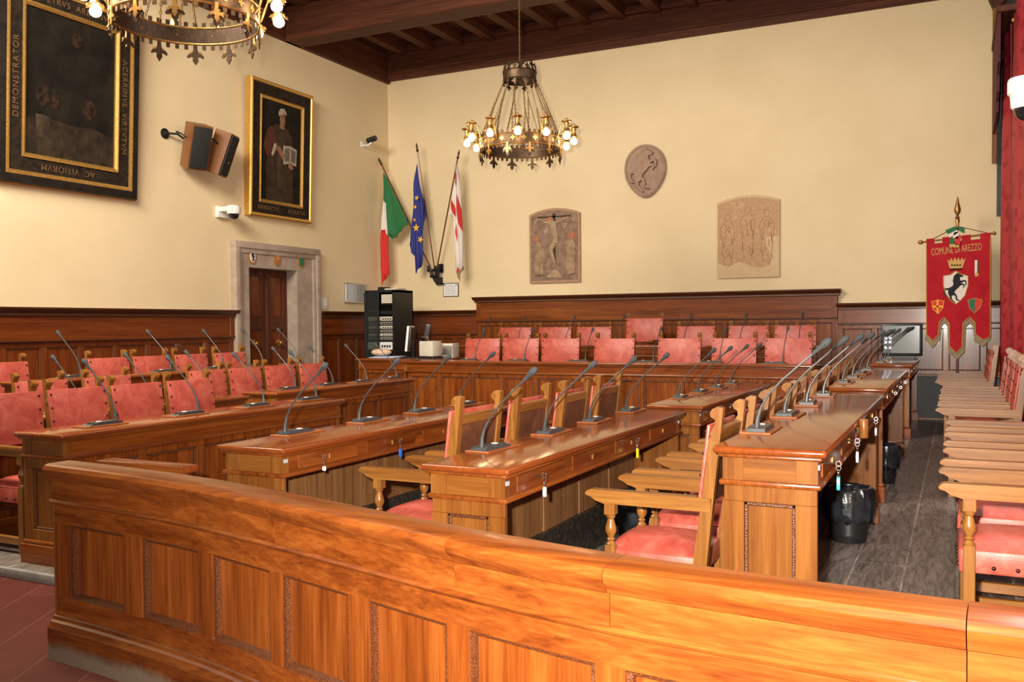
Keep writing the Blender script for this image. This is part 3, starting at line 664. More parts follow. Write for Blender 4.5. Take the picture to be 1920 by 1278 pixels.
# ------------------------------------------------------------------ keys with coloured tags in the drawers (local: drawer face at y=0, hangs at -y)
def key(label, loc, rz, color, drop=.05, tagl=.05):
    t = thing('key', label, 'key', loc, rz, 'keys in the desk drawers')
    mb = MB(); mb.tube([(0, .0, 0), (0, -.045, 0)], .0035, 6); mb.M = T(0, -.055, 0) @ T(ry=R(90)); mb.tube([(.011*math.cos(R(a)), .011*math.sin(R(a)), 0) for a in range(0, 360, 30)], .003, 6, True); mb.build('key_blade', CHROME, t)
    if color:
        mb = MB(); mb.M = T(0, -.055, -.018); mb.tube([(0, .010*math.cos(R(a)), .010*math.sin(R(a))) for a in range(0, 360, 30)], .0018, 6, True)
        for k in range(3): mb.M = T(0, -.055, -.033-k*.009, rz=R(90*k)); mb.tube([(0, .005*math.cos(R(a)), .007*math.sin(R(a))) for a in range(0, 360, 60)], .0014, 5, True)
        mb.build('key_chain', CHROME, t)
        mb = MB(); mb.M = T(0, -.055, -.055-tagl/2) @ T(rx=R(90))
        mb.prism([(.0105*math.cos(R(a)), (tagl/2-.0105)*(1 if a < 180 else -1)+.0105*math.sin(R(a))) for a in range(0, 360, 20)], 'z', -.006, .006); mb.build('key_tag', mat_base('tag_%s' % label[:12], color, .35), t)
    return t
RF = R(90)   # drawers of the right block face +x
def kR(label, x, y, z, c, **k): return key(label, (x, y, z), RF, c, **k)
kR('small key with a white round tag at the near end of the blue-tagged desk', -3.30, 4.17, .822, (.75, .74, .70), tagl=.028)
kR('key with a long blue tag hanging below a drawer lock', -3.30, 4.96, .822, (.02, .13, .60), tagl=.055)
kR('key with a white tag at the near end of the middle desk drawer', -1.875, 4.06, .822, (.62, .64, .68), tagl=.05)
kR('key with a bright yellow tag on the middle desk facing the barrier', -1.875, 5.50, .828, (.85, .68, .01), tagl=.06)
kR('key with a deep yellow tag on the far middle desk', -1.855, 7.58, .832, (.80, .50, .01), tagl=.06)
kR('bare key without tag in the far middle desk', -1.855, 8.06, .832, None)
kR('second bare key in the far middle desk, nearer the rostrum', -1.855, 9.70, .832, None)
kR('key with a turquoise tag at the near end of the aisle desk', -.51, 4.06, .962, (.03, .55, .62), tagl=.058)
kR('key with a grey-white tag on the aisle desk, behind the turquoise one', -.51, 4.86, .965, (.52, .55, .62), tagl=.056)
kR('key with a small grey tag at the far end of the near aisle desk', -.51, 6.0, .965, (.45, .47, .52), tagl=.05)
for i, y in enumerate((8.2, 8.95, 9.7)): kR('%s bare key from the near end on the glare-topped aisle desk' % ORD[i], -.525, y, .965, None)
t = thing('wooden_key_fob', 'pale wooden cylinder fob standing out from the near aisle desk drawer', 'key fob', (-.448, 5.12, 1.0), 0)
mb = MB(); mb.lathe([(.001, -.05), (.021, -.05), (.023, -.046), (.023, .046), (.021, .05), (.001, .05)], 16); mb.tube([(-.02, 0, 0), (-.062, 0, 0)], .004, 6); mb.build('fob', OAK['z'], t)

# ------------------------------------------------------------------ waste bins with black bags
def bin_(label, x, y, z, sc=1):
    t = thing('waste_bin', label, 'waste bin', (x, y, z), random.uniform(0, 3), 'black waste bins'); t.scale = (sc,)*3
    mb = MB(); mb.lathe([(.001, 0), (.108, 0), (.112, .01), (.135, .30), (.139, .305), (.139, .31), (.128, .31), (.12, .05), (.001, .05)], 24); mb.build('bucket', BINM, t)
    mb = MB(); n = 40; vs = []
    zz = [.34, .352, .352, .335, .25, .17, .135]; rr = [.11, .124, .142, .150, .158, .150, .144]
    for i, (r, q) in enumerate(zip(rr, zz)):
        for k in range(n):
            w = .009*math.sin(k*2.7+i*.7)+.006*math.sin(k*5.1+i*1.3); vs.append(((r+w*(i > 1))*math.cos(2*math.pi*k/n), (r+w*(i > 1))*math.sin(2*math.pi*k/n), q+.014*math.sin(k*1.9)*(i == 6)))
    mb.vf(vs, [(i*n+k, i*n+(k+1) % n, (i+1)*n+(k+1) % n, (i+1)*n+k) for i in range(len(zz)-1) for k in range(n)])
    o = mb.build('bin_liner', BAG, t, 60); md = o.modifiers.new('thickness', 'SOLIDIFY'); md.thickness = .002
    return t
bin_('black waste bin with crumpled bag under the turquoise tag', -.635, 6.22, FE, 1.0)
bin_('black waste bin behind the foremost armchairs, under the yellow-tagged desk', -1.98, 5.95, FP, 1.0)
bin_('far black waste bin under the glare-topped aisle desk', -.60, 8.6, FE, .95)

# ------------------------------------------------------------------ chandeliers
def fleur(mb, s=1.0):
    """fleur-de-lis pendant pointing down, in the local xz plane, about y=0"""
    P = [(0, -.13), (.022, -.095), (.016, -.075), (.03, -.07), (.052, -.082), (.06, -.07), (.045, -.05), (.02, -.045), (.014, -.01), (.014, .03), (-.014, .03), (-.014, -.01), (-.02, -.045), (-.045, -.05), (-.06, -.07), (-.052, -.082), (-.03, -.07), (-.016, -.075), (-.022, -.095)]
    mb.prism([(x*s, z*s) for x, z in P], 'y', -.004, .004)
def chandelier(label, x, y, z):
    """z: height of the ring's lower edge"""
    t = thing('chandelier', label, 'chandelier', (x, y, z), R(8), 'iron ring chandeliers')
    RR, N = .47, 12
    mb = MB(); n = 72
    mb.sweep([(RR*math.cos(2*math.pi*k/n), RR*math.sin(2*math.pi*k/n), math.cos(2*math.pi*k/n), math.sin(2*math.pi*k/n)) for k in range(n)], [(0, 0), (.006, 0), (.006, .115), (0, .115)], True)
    for k in range(48):
        mb.M = T(rz=2*math.pi*k/48) @ T(RR+.003, 0, 0, rz=R(90)); 
        if k % 4: mb.box(-.013, .013, -.003, .003, -.04, .0)
        mb.box(-.014, .014, -.003, .003, .115, .155)
    mb.M = I4; ring = mb.build('ring_band', BRONZE, t)
    mb = MB()
    for q in (.0, .115): mb.tube([((RR+.004)*math.cos(2*math.pi*k/n), (RR+.004)*math.sin(2*math.pi*k/n), q) for k in range(n)], .0085, 6, True)
    mb.build('gilt_rim', BRASS, ring)
    mb = MB()
    for k in range(24):
        mb.M = T(rz=2*math.pi*(k+.5)/24) @ T(RR+.008, 0, .06, rz=R(90)); mb.box(-.008, .008, -.004, .004, -.026, .026); mb.box(-.026, .026, -.004, .004, -.008, .008)
    mb.build('gilt_cross', BRASS, ring)
    for k in range(N):
        a = 2*math.pi*k/N
        mb = MB(); mb.M = T(rz=a) @ T(RR+.004, 0, -.02, rz=R(90)); fleur(mb, 1.0); mb.build('fleur_de_lis', BRONZE, t)
        mb = MB(); mb.M = T(rz=a) @ T(RR+.012, 0, -.012, rz=R(90)); fleur(mb, .8); mb.build('gilt_fleur', BRASS, t)
        # torch: scroll bracket, crown cap and bulb hanging outside the ring
        a2 = 2*math.pi*(k+.5)/N; M = T(rz=a2)
        mb = MB(); mb.M = M
        mb.tube([(RR, 0, .05), (RR+.03, 0, .09), (RR+.07, 0, .20), (RR+.10, 0, .27), (RR+.135, 0, .285), (RR+.15, 0, .26)], .0075, 6)
        mb.M = M @ T(RR+.15, 0, 0)
        mb.lathe([(.004, .30), (.012, .285), (.010, .272), (.062, .264), (.058, .254), (.030, .245), (.022, .21), (.030, .17), (.042, .145), (.034, .14)], 12)
        for j in range(6):
            q = j*math.pi/3; mb.M = M @ T(RR+.15, 0, 0) @ T(rz=q); mb.prism([(.024, .15), (.060, .135), (.066, .118), (.050, .122), (.030, .14)], 'y', -.006, .006)
        h = mb.build('lamp_holder', BRASS, t)
        mb = MB(); mb.M = M @ T(RR+.15, 0, .105); mb.lathe([(.012, .045), (.018, .03), (.034, .008), (.040, -.012), (.034, -.032), (.018, -.044), (.002, -.047)], 14); mb.build('bulb', BULB, h)
    # upper crown
    CZT = .90; r0 = .185
    mb = MB()
    mb.sweep([(r0*math.cos(2*math.pi*k/48), r0*math.sin(2*math.pi*k/48), math.cos(2*math.pi*k/48), math.sin(2*math.pi*k/48)) for k in range(48)], [(0, CZT-.10), (.006, CZT-.10), (.012, CZT), (.006, CZT)], True)
    for q in (CZT-.10, CZT): mb.tube([((r0+.008)*math.cos(2*math.pi*k/48), (r0+.008)*math.sin(2*math.pi*k/48), q) for k in range(48)], .008, 6, True)
    for k in range(16):
        mb.M = T(rz=2*math.pi*k/16) @ T(r0+.01, 0, CZT, rz=R(90), rx=R(-12)); s = 1.0 if k % 2 else .65
        mb.prism([(x*s*.8, -z*s*.9) for x, z in [(0, -.13), (.022, -.095), (.016, -.075), (.052, -.082), (.05, -.06), (.02, -.045), (.014, .02), (-.014, .02), (-.02, -.045), (-.05, -.06), (-.052, -.082), (-.016, -.075), (-.022, -.095)]], 'y', -.004, .004)
    for k in range(12):
        mb.M = T(rz=2*math.pi*k/12) @ T(r0+.006, 0, CZT-.10, rz=R(90)); fleur(mb, .6 if k % 2 else .4)
    mb.M = I4; mb.build('upper_crown', BRONZE, t)
    # chains in V pairs from crown to ring
    def chain(p, q, nm='chain'):
        p, q = Vector(p), Vector(q); L = (q-p).length; m = int(L/.028); d = (q-p).normalized(); mb = MB()
        rot = d.to_track_quat('Z', 'X').to_matrix().to_4x4()
        for i in range(m):
            mb.M = Matrix.Translation(p+d*L*(i+.5)/m) @ rot @ Matrix.Rotation(R(90*(i % 2)), 4, 'Z')
            mb.tube([(.0075*math.cos(R(w)), 0, .017*math.sin(R(w))) for w in range(0, 360, 60)], .0036, 4, True)
        mb.M = I4; return mb.build(nm, CHAINM, t)
    for k in range(12):
        a = 2*math.pi*k/12+.1; top = (r0*math.cos(a), r0*math.sin(a), CZT-.09); kn = (.30*math.cos(a), .30*math.sin(a), .54)
        chain(top, kn)
        for s in (-.12, .12): chain(kn, (RR*math.cos(a+s), RR*math.sin(a+s), .12))
    chain((0, 0, CZT-.05), (0, 0, CEIL-.2-z), 'suspension_chain')
    mb = MB(); mb.lathe([(.012, CZT-.10), (.03, CZT-.06), (.018, CZT), (.03, CZT+.05), (.008, CZT+.10)], 12)
    for k in range(4): mb.M = T(rz=R(90*k)); mb.tube([(0, 0, CZT-.08), (r0, 0, CZT-.08)], .006, 6)
    mb.build('hub', BRONZE, t)
    return t
chandelier('iron ring chandelier with lit bulbs hanging before the back wall', -4.58, 9.60, 3.58)
chandelier('large near chandelier cut off by the top of the picture, before the dark paintings', -4.66, 4.58, 3.60)

# ------------------------------------------------------------------ text helper
def text(body, size, mat, name, parent, M, extrude=.002, space=1.0):
    c = bpy.data.curves.new(name, 'FONT'); c.body = body; c.size = size; c.extrude = extrude; c.align_x = 'CENTER'; c.align_y = 'CENTER'; c.space_character = space
    tmp = bpy.data.objects.new('tmp', c); COL.objects.link(tmp)
    dg = bpy.context.evaluated_depsgraph_get(); me = bpy.data.meshes.new_from_object(tmp.evaluated_get(dg)); bpy.data.objects.remove(tmp)
    me.transform(M @ Matrix.Rotation(R(90), 4, 'X')); me.materials.clear(); me.materials.append(mat); me.name = name
    o = bpy.data.objects.new(name, me); COL.objects.link(o); o.parent = parent; return o

# ------------------------------------------------------------------ framed paintings on the left wall (local: x right, z up, faces -y)
def frame_sweep(w, h, prof):
    """mitred rectangular frame; prof (inset, y) closed polygon"""
    mb = MB(); k = len(prof); vs = []
    for sx, sz in ((-1, -1), (1, -1), (1, 1), (-1, 1)):
        for i, y in prof: vs.append((sx*(w/2-i), y, sz*(h/2-i)))
    mb.vf(vs, [(i*k+j, i*k+(j+1) % k, ((i+1) % 4)*k+(j+1) % k, ((i+1) % 4)*k+j) for i in range(4) for j in range(k)]); return mb
def flat(parent, name, mat, pts, y, th=.004):
    mb = MB(); mb.prism(pts, 'y', y-th, y); return mb.build(name, mat, parent)
def lean(t, deg): t.rotation_euler.x = 0; t.rotation_euler = (Matrix.Rotation(t.rotation_euler.z, 4, 'Z') @ Matrix.Rotation(R(deg), 4, 'X')).to_euler()
# portrait of a man with a book
t = thing('framed_portrait', 'dark portrait of a robed man holding an open book, in gilt frame', 'painting', (LW+.10, 11.25, 4.265), R(90)); lean(t, 2.2)
PW, PH = 1.46, 2.06
frame_sweep(PW, PH, [(0, .07), (0, -.03), (.02, -.05), (.05, -.045), (.06, -.03), (.06, .07)]).build('gilt_outer_frame', GOLD, t)
frame_sweep(PW-.12, PH-.12, [(0, .05), (0, -.025), (.17, -.02), (.17, .05)]).build('black_frame', EBONYB, t)
frame_sweep(PW-.44, PH-.44, [(0, .05), (0, -.03), (.02, -.04), (.05, -.02), (.05, .05)]).build('gilt_inner_frame', GOLD, t)
mb = MB(); mb.box(-PW/2+.25, PW/2-.25, .0, .03, -PH/2+.25, PH/2-.25); mb.build('canvas', CANVAS, t)
g = thing('tmp', None, None); bpy.data.objects.remove(g)
flat(t, 'painted_robe', PAINTB, [(-.32, -.78), (-.34, -.3), (-.30, .1), (-.26, .32), (-.14, .42), (-.02, .44), (.12, .40), (.24, .28), (.30, .05), (.28, -.4), (.30, -.78)], -.001)
flat(t, 'painted_sleeve', PAINTR, [(-.40, .05), (-.37, .22), (-.28, .36), (-.16, .38), (-.13, .2), (-.10, .10), (-.18, .0), (-.20, -.08), (-.32, -.10)], -.003)
flat(t, 'painted_gown_fold', PAINTG, [(-.10, -.78), (-.08, -.2), (-.06, .3), (.06, .32), (.10, .0), (.10, -.78)], -.003)
flat(t, 'painted_face', PAINTF, ell(.03, .52, .075, .105, 20), -.004)
flat(t, 'painted_shadow', PAINTB, [(.055, .60), (.10, .58), (.105, .50), (.08, .43), (.05, .415), (.075, .47), (.07, .54)], -.0082)
mb = MB(); mb.box(.0, .03, -.0088, -.0079, .535, .545); mb.box(.055, .08, -.0088, -.0079, .532, .542); mb.box(.02, .055, -.0088, -.0079, .462, .470); mb.build('painted_features', PAINTB, t)
flat(t, 'painted_neck', PAINTF, [(-.03, .46), (-.04, .38), (.06, .37), (.07, .46)], -.003)
flat(t, 'painted_cap', PAINTW, [(-.07, .56), (-.075, .62), (-.03, .68), (.05, .69), (.10, .64), (.11, .60), (.05, .615)], -.006)
flat(t, 'painted_cuff', PAINTW, [(-.17, .12), (-.12, .13), (-.13, .04), (-.20, -.08), (-.23, -.05)], -.006)
flat(t, 'painted_hand', PAINTF, [(-.12, .11), (-.03, .08), (.05, .0), (.11, -.06), (.09, -.08), (.04, -.05), (.05, -.09), (.02, -.10), (-.04, -.03), (-.12, .03)], -.012)
flat(t, 'painted_book', PAINTW, [(.04, .12), (.20, .14), (.36, .10), (.35, -.16), (.20, -.13), (.05, -.17)], -.008)
flat(t, 'painted_page', PAINTK, [(.07, .08), (.18, .10), (.18, -.10), (.08, -.12)], -.012, .003); flat(t, 'painted_page', PAINTK, [(.22, .10), (.33, .07), (.32, -.12), (.22, -.10)], -.012, .003)
flat(t, 'painted_hand', PAINTF, [(.17, -.12), (.25, -.13), (.28, -.20), (.22, -.23), (.16, -.19)], -.012)
text('BENEDICTVS', .082, LETTER, 'lettering', t, T(-.30, -.026, -PH/2+.145)); text('ACCOLTVS', .082, LETTER, 'lettering', t, T(.36, -.026, -PH/2+.145))
# large dark painting
t = thing('framed_painting', 'very large almost black painting in a lettered black and gilt frame at the left edge', 'painting', (LW+.12, 7.50, 4.385), R(90)); lean(t, 3.0)
PW, PH = 1.92, 2.36
frame_sweep(PW, PH, [(0, .09), (0, -.02), (.012, -.045), (.03, -.05), (.10, -.055), (.10, .09)]).build('black_outer_frame', EBONY, t)
frame_sweep(PW-.004, PH-.004, [(0, .088), (0, .0), (-.012, .0), (-.012, .088)]).build('frame_side', GILTDULL, t)
frame_sweep(PW-.20, PH-.20, [(0, .08), (0, -.055), (.02, -.06), (.045, -.05), (.045, .08)]).build('gilt_outer_fillet', GOLD, t)
frame_sweep(PW-.29, PH-.29, [(0, .06), (0, -.035), (.16, -.03), (.16, .06)]).build('lettered_frame', EBONYB, t)
frame_sweep(PW-.61, PH-.61, [(0, .06), (0, -.045), (.02, -.05), (.05, -.03), (.05, .06)]).build('gilt_inner_fillet', GOLD, t)
mb = MB(); mb.box(-PW/2+.33, PW/2-.33, -.005, .03, -PH/2+.33, PH/2-.33); mb.build('canvas', CANVAS, t)
flat(t, 'painted_ground', CANVAS2, [(-.6, -.83), (-.6, -.42), (-.3, -.38), (.0, -.42), (.3, -.40), (.6, -.46), (.6, -.83)], -.006)
flat(t, 'painted_face', PAINTFD, ell(-.38, -.14, .085, .13, 18), -.006); flat(t, 'painted_face', PAINTFD, ell(-.23, -.16, .075, .11, 18), -.006)
flat(t, 'painted_head', PAINTFD, ell(.24, -.18, .10, .12, 18), -.006); flat(t, 'painted_face', PAINTFD, ell(.06, .60, .07, .085, 18), -.006)
flat(t, 'painted_cloth', PAINTG, [(-.46, -.62), (-.47, -.36), (-.30, -.36), (-.28, -.62)], -.008)
fl = .225; yq = -.037
text('PETRVS  ARETINVS', .10, LETTER, 'lettering', t, T(.05, yq, PH/2-fl), space=1.15)
text('ACERRIMVS  VIRTVTVM', .10, LETTER, 'lettering', t, T(PW/2-fl, yq, -.05) @ Matrix.Rotation(R(90), 4, 'Y'), space=1.15)
text('AC  VITIORVM', .10, LETTER, 'lettering', t, T(-.05, yq, -PH/2+fl) @ Matrix.Rotation(R(180), 4, 'Y'), space=1.15)
text('DEMONSTRATOR', .10, LETTER, 'lettering', t, T(-PW/2+fl, yq, .0) @ Matrix.Rotation(R(-90), 4, 'Y'), space=1.2)

# ------------------------------------------------------------------ wall speakers, cameras, small fittings on the left wall
def speaker(label, y, x, z, face, tiltx):
    t = thing('wall_speaker', label, 'loudspeaker', (x, y, z), 0, 'pair of wall speakers')
    t.rotation_euler = (Matrix.Rotation(face, 4, 'Z') @ Matrix.Rotation(tiltx, 4, 'X')).to_euler()
    mb = MB(); mb.prism([(-.14, .12), (-.145, -.115), (.145, -.115), (.14, .12)], 'z', -.30, .30); mb.build('cabinet', SPKW, t)
    mb = MB(); mb.box(-.125, .125, -.14, -.112, -.28, .28, .012, 2); mb.build('grille', GRILLE, t)
    mb = MB(); mb.box(-.03, .03, -.1435, -.139, -.10, -.088); mb.build('badge', CHROME, t)
    mb = MB(); mb.tube([(-.145, .02, .10), (-.20, .06, .13), (-.24, .14, .14)], .012, 8); mb.build('arm', IRON, t)
    return t
speaker('left of the two wooden wall speakers, grille toward the chamber', 9.30, LW+.29, 4.02, R(71), R(20))
speaker('right of the two wooden wall speakers, turned toward the rostrum', 9.72, LW+.33, 3.99, R(112), R(20))
t = thing('speaker_bracket', 'black wall rosette and arms carrying the two wooden wall speakers', 'bracket', (LW, 9.02, 4.17), R(90))
mb = MB(); mb.M = T(rx=R(90)); mb.lathe([(.001, 0), (.07, 0), (.07, .015), (.03, .03), (.02, .06), (.001, .06)], 16); mb.M = I4; mb.tube([(0, -.05, 0), (.10, -.13, 0), (.3, -.10, -.06), (.52, -.13, -.10)], .014, 8); mb.build('bracket_arm', IRON, t)
t = thing('dome_camera', 'white dome security camera on a wall arm beside the robed portrait', 'security camera', (LW, 10.08, 3.22), R(90), 'dome cameras')
mb = MB(); mb.box(-.16, .06, -.06, 0, -.08, .08, .01, 2); mb.box(-.14, .05, -.30, -.05, .0, .07, .012, 2); mb.build('wall_arm', WHITEP, t)
mb = MB(); mb.M = T(-.04, -.24, 0); mb.lathe([(.001, .09), (.08, .085), (.098, .06), (.098, -.02), (.09, -.035), (.001, -.035)], 24); mb.build('housing', WHITEP, t)
mb = MB(); mb.M = T(-.04, -.24, -.035); mb.lathe([(.078, 0), (.076, -.02), (.058, -.055), (.03, -.073), (.001, -.078)], 24); mb.build('dome', LENS, t)
t = thing('bullet_camera', 'small black-fronted camera on a wall arm in the corner above the flags', 'security camera', (LW, 13.55, 4.84), R(90))
mb = MB(); mb.box(-.05, .05, -.02, 0, -.09, .02, .006, 1); mb.tube([(0, -.02, -.05), (.0, -.12, -.06), (.03, -.18, -.01)], .014, 8); mb.build('wall_arm', WHITEP, t)
mb = MB(); mb.M = T(.03, -.18, .04) @ T(rx=R(78), ry=R(0)); mb.lathe([(.001, .10), (.045, .10), (.05, .08), (.05, -.08), (.001, -.08)], 16); mb.build('camera_body', BLACKP, t)
t = thing('light_switches', 'white double switch plate on the wall right of the stone doorway', 'light switch', (LW, 12.36, 1.95), R(90))
mb = MB(); mb.box(-.10, .12, -.02, 0, -.10, .10, .006, 2); mb.build('plate', WHITEP, t)
mb = MB(); mb.box(-.05, -.01, -.028, -.018, -.055, .055, .003, 1); mb.box(.03, .07, -.028, -.018, -.055, .055, .003, 1); mb.build('rocker', PAPER, t)
t = thing('wall_vent', 'square grey metal slatted vent panel on the wall left of the black rack', 'vent', (LW, 13.27, 2.145), R(90))
mb = MB(); mb.box(-.33, .33, -.03, 0, -.175, .175, .006, 1); mb.build('vent_frame', CHROME, t)
mb = MB()
for k in range(14): mb.box(-.30+k*.0435, -.30+k*.0435+.026, -.042, -.028, -.155, .155, .004, 1)
mb.build('slats', VENT, t)

# ------------------------------------------------------------------ back wall: flags, notice, relief, fresco, sinopia
fb = Vector((-8.60, BW, 2.42))
def flagpole(label, tip, base, cloth, finial=True):
    t = thing('flag', label, 'flag', tuple(base), 0, 'flags in the corner holder')
    d = Vector(tip)-Vector(base)
    mb = MB(); mb.tube([(0, 0, 0), d*.5, d], .013, 8); mb.build('pole', DARKW['z'], t)
    mb = MB(); n = d.normalized(); mb.tube([d, d+n*.03, d+n*.06, d+n*.10, d+n*.17], [.014, .026, .014, .022, .002], 8); mb.build('finial', BRONZE, t)
    for nm, mat, pts, y in cloth: cloth_piece(t, nm, mat, [(p[0]-base[0], p[1]-base[2]) for p in pts], y)
    return t
def cloth_piece(t, nm, mat, pts, y):
    """hanging cloth outline (x, z) folded into vertical pleats with real depth"""
    bm = bmesh.new(); vs = [bm.verts.new((x, 0, z)) for x, z in pts]; f = bm.faces.new(vs)
    bmesh.ops.triangulate(bm, faces=[f]); bmesh.ops.subdivide_edges(bm, edges=bm.edges[:], cuts=5, use_grid_fill=True)
    for v in bm.verts: v.co.y = y-.028*math.sin(v.co.x*52+v.co.z*2.2)-.012*math.sin(v.co.x*23+1)
    me = bpy.data.meshes.new(nm); bm.to_mesh(me); bm.free()
    for p in me.polygons: p.use_smooth = True
    me.materials.append(mat); o = bpy.data.objects.new(nm, me); COL.objects.link(o); o.parent = t
    md = o.modifiers.new('thickness', 'SOLIDIFY'); md.thickness = .004; return o
def bx_(px, py, Y=14.2):
    """place a corner on the plane y=Y by its bearing from the room's viewpoint (measured layout)"""
    d = fw*1708+r2*(px-960)+u2*(658-py); k = Y/d.y; return (d.x*k, CZ+d.z*k)
def outl(pts, Y=14.2): return [bx_(*p, Y) for p in pts]
def pole_pt(px, py, Y): a = bx_(px, py, Y); return (a[0], Y, a[1])
hold = pole_pt(817, 498, 14.22)
flagpole('green white and red tricolour flag hanging from the leftmost corner pole', pole_pt(716, 310, 14.05), pole_pt(812, 512, 14.22), [
    ('green_cloth', GREEN, outl([(720, 323), (765, 416), (751, 433), (737, 448), (728, 440), (725, 405), (724, 380), (717, 378), (718, 352)], 14.02), 14.02-14.22),
    ('white_cloth', FWHITE, outl([(717, 375), (725, 381), (727, 412), (729, 441), (723, 443), (715, 452), (716, 402)], 14.02), 14.015-14.22),
    ('red_cloth', FRED, outl([(716, 431), (722, 430), (729, 443), (730, 475), (732, 515), (723, 523), (715, 536), (713, 500), (714, 460)], 14.02), 14.01-14.22)], )
t = flagpole('blue flag with yellow stars on the middle corner pole', pole_pt(783, 285, 14.05), pole_pt(815, 505, 14.22), [
    ('blue_cloth', FBLUE, outl([(781, 305), (796, 390), (797, 405), (793, 422), (794, 475), (789, 500), (779, 513), (777, 480), (770, 470), (766, 458), (771, 440), (774, 380)], 14.02), 14.02-14.22)])
for cx, cz, s, a in ((782, 371, 6, 20), (779, 388, 5, 0), (778, 412, 4, 30), (781, 427, 9, 0), (789, 449, 8, 25)):
    c = bx_(cx, cz, 13.98); s *= .0085
    pts = [(c[0]-(hold[0]+0)+0, 0)]; B0 = pole_pt(815, 505, 14.22)
    star = [(c[0]-B0[0]+s*(1 if k % 2 == 0 else .42)*math.sin(R(36*k+a)), c[1]-B0[2]+s*(1 if k % 2 == 0 else .42)*math.cos(R(36*k+a))) for k in range(10)]
    flat(t, 'star', STARY, star, 13.97-14.22, .004)
flagpole('white city flag with red patches and gold fringe on the right corner pole', pole_pt(858, 298, 14.05), pole_pt(819, 505, 14.22), [
    ('white_cloth', FWHITE, outl([(858, 303), (862, 330), (864, 370), (867, 430), (868, 500), (863, 512), (857, 512), (855, 470), (853, 425), (849, 408), (841, 402), (848, 365)], 14.02), 14.02-14.22),
    ('red_cloth', FRED, outl([(856, 321), (858, 326), (858, 350), (855, 338)], 14.0), 13.985-14.22), ('red_cloth', FRED, outl([(859, 364), (865, 395), (867, 435), (862, 420), (858, 390)], 14.0), 13.985-14.22),
    ('red_cloth', FRED, outl([(848, 375), (852, 385), (854, 395), (854, 407), (850, 398), (846, 386)], 14.0), 13.985-14.22), ('red_cloth', FRED, outl([(855, 418), (857, 440), (857, 453), (854, 435)], 14.0), 13.985-14.22), ('red_cloth', FRED, outl([(858, 500), (862, 507), (858, 511), (857, 511)], 14.0), 13.985-14.22),
    ('gold_fringe', FRINGE, outl([(857, 511), (863, 511), (868, 498), (869, 505), (864, 514), (862, 528), (858, 520)], 14.0), 14.0-14.22)])
t = thing('flag_holder', 'black iron wall holder gathering the three flag poles in the corner', 'flag holder', (hold[0], BW, 2.42), 0)
mb = MB()
for dx, tx in ((-.06, -.22), (0, -.03), (.04, .05)):
    mb.tube([(dx*.5, -.14, -.06), (dx+tx*.5, -.17, .22)], .024, 10)
    for q in (.05, .16): mb.ball((dx*.5+(dx*.5+tx*.5)*q/.25-.03, -.19, q-.02), .028, 10, 7)
mb.box(-.03, .05, -.16, 0, -.10, .02, .008, 1); mb.box(-.08, .09, -.05, 0, -.12, -.09, .008, 1); mb.box(-.05, .07, -.05, 0, .10, .26, .01, 1); mb.build('socket', IRON, t)
t = thing('framed_notice', 'small framed printed notice on the back wall below the flags', 'notice', (-8.28, BW, 2.205), 0)
mb = MB(); mb.box(-.16, .16, -.015, 0, -.125, .125, .003, 1); mb.build('frame', EBONY, t)
mb = MB(); mb.box(-.148, .148, -.018, -.012, -.113, .113); pg = mb.build('sheet', PAPER, t)
mb = MB()
for k in range(6): mb.box(-.11+.01*(k % 2), .11-.015*(k % 3), -.0195, -.017, .052-k*.026, .058-k*.026)
mb.box(-.05, .05, -.0195, -.017, .082, .09); mb.build('print', mat_base('grey_print', (.36, .36, .42), .8), pg)
mb = MB(); mb.prism(ell(-.115, .085, .016, .016, 12), 'y', -.02, -.017); mb.prism(ell(.115, .085, .016, .016, 12), 'y', -.02, -.017); mb.build('emblem', mat_base('faded_blue_print', (.22, .24, .42), .8), pg)

def horse_pts(s=1.0, cx=0, cz=0):
    P = [(-.02, .40), (.03, .43), (.05, .47), (.08, .435), (.15, .40), (.20, .345), (.19, .32), (.145, .325), (.11, .315), (.115, .27), (.12, .22), (.17, .225), (.23, .235), (.275, .21), (.285, .13), (.265, .065), (.245, .05), (.25, .10), (.255, .165), (.225, .19), (.17, .165), (.14, .14), (.20, .13), (.235, .10), (.225, .04), (.20, -.005), (.185, .0), (.20, .055), (.195, .09), (.12, .075), (.07, .01), (.0, -.055), (-.035, -.12), (.02, -.20), (.045, -.27), (.03, -.31), (.085, -.345), (.13, -.37), (.10, -.385), (.03, -.36), (-.01, -.315), (.0, -.25), (-.05, -.20), (-.11, -.235), (-.10, -.32), (-.045, -.385), (.0, -.43), (-.03, -.445), (-.10, -.40), (-.155, -.32), (-.165, -.235), (-.205, -.15), (-.20, -.06), (-.255, -.04), (-.285, -.09), (-.27, -.16), (-.225, -.24), (-.255, -.25), (-.315, -.18), (-.335, -.09), (-.30, .0), (-.22, .005), (-.16, .02), (-.08, .07), (-.06, .14), (-.08, .21), (-.065, .30), (-.05, .36)]
    return [(cx+x*s, cz+z*s) for x, z in P]
def slab(mb, pts, y0, y1, inset=.012):
    """extruded polygon with a soft chamfer toward the viewer (-y)"""
    cx = sum(p[0] for p in pts)/len(pts); cz = sum(p[1] for p in pts)/len(pts); n = len(pts)
    q = [(cx+(x-cx)*(1-inset/.2), cz+(z-cz)*(1-inset/.2)) for x, z in pts]
    vs = [(x, y0, z) for x, z in pts] + [(x, y1+.4*(y0-y1), z) for x, z in pts] + [(x, y1, z) for x, z in q]
    mb.vf(vs, [tuple(range(n))] + [(r*n+i, r*n+(i+1) % n, (r+1)*n+(i+1) % n, (r+1)*n+i) for r in (0, 1) for i in range(n)] + [tuple(2*n+i for i in range(n-1, -1, -1))])
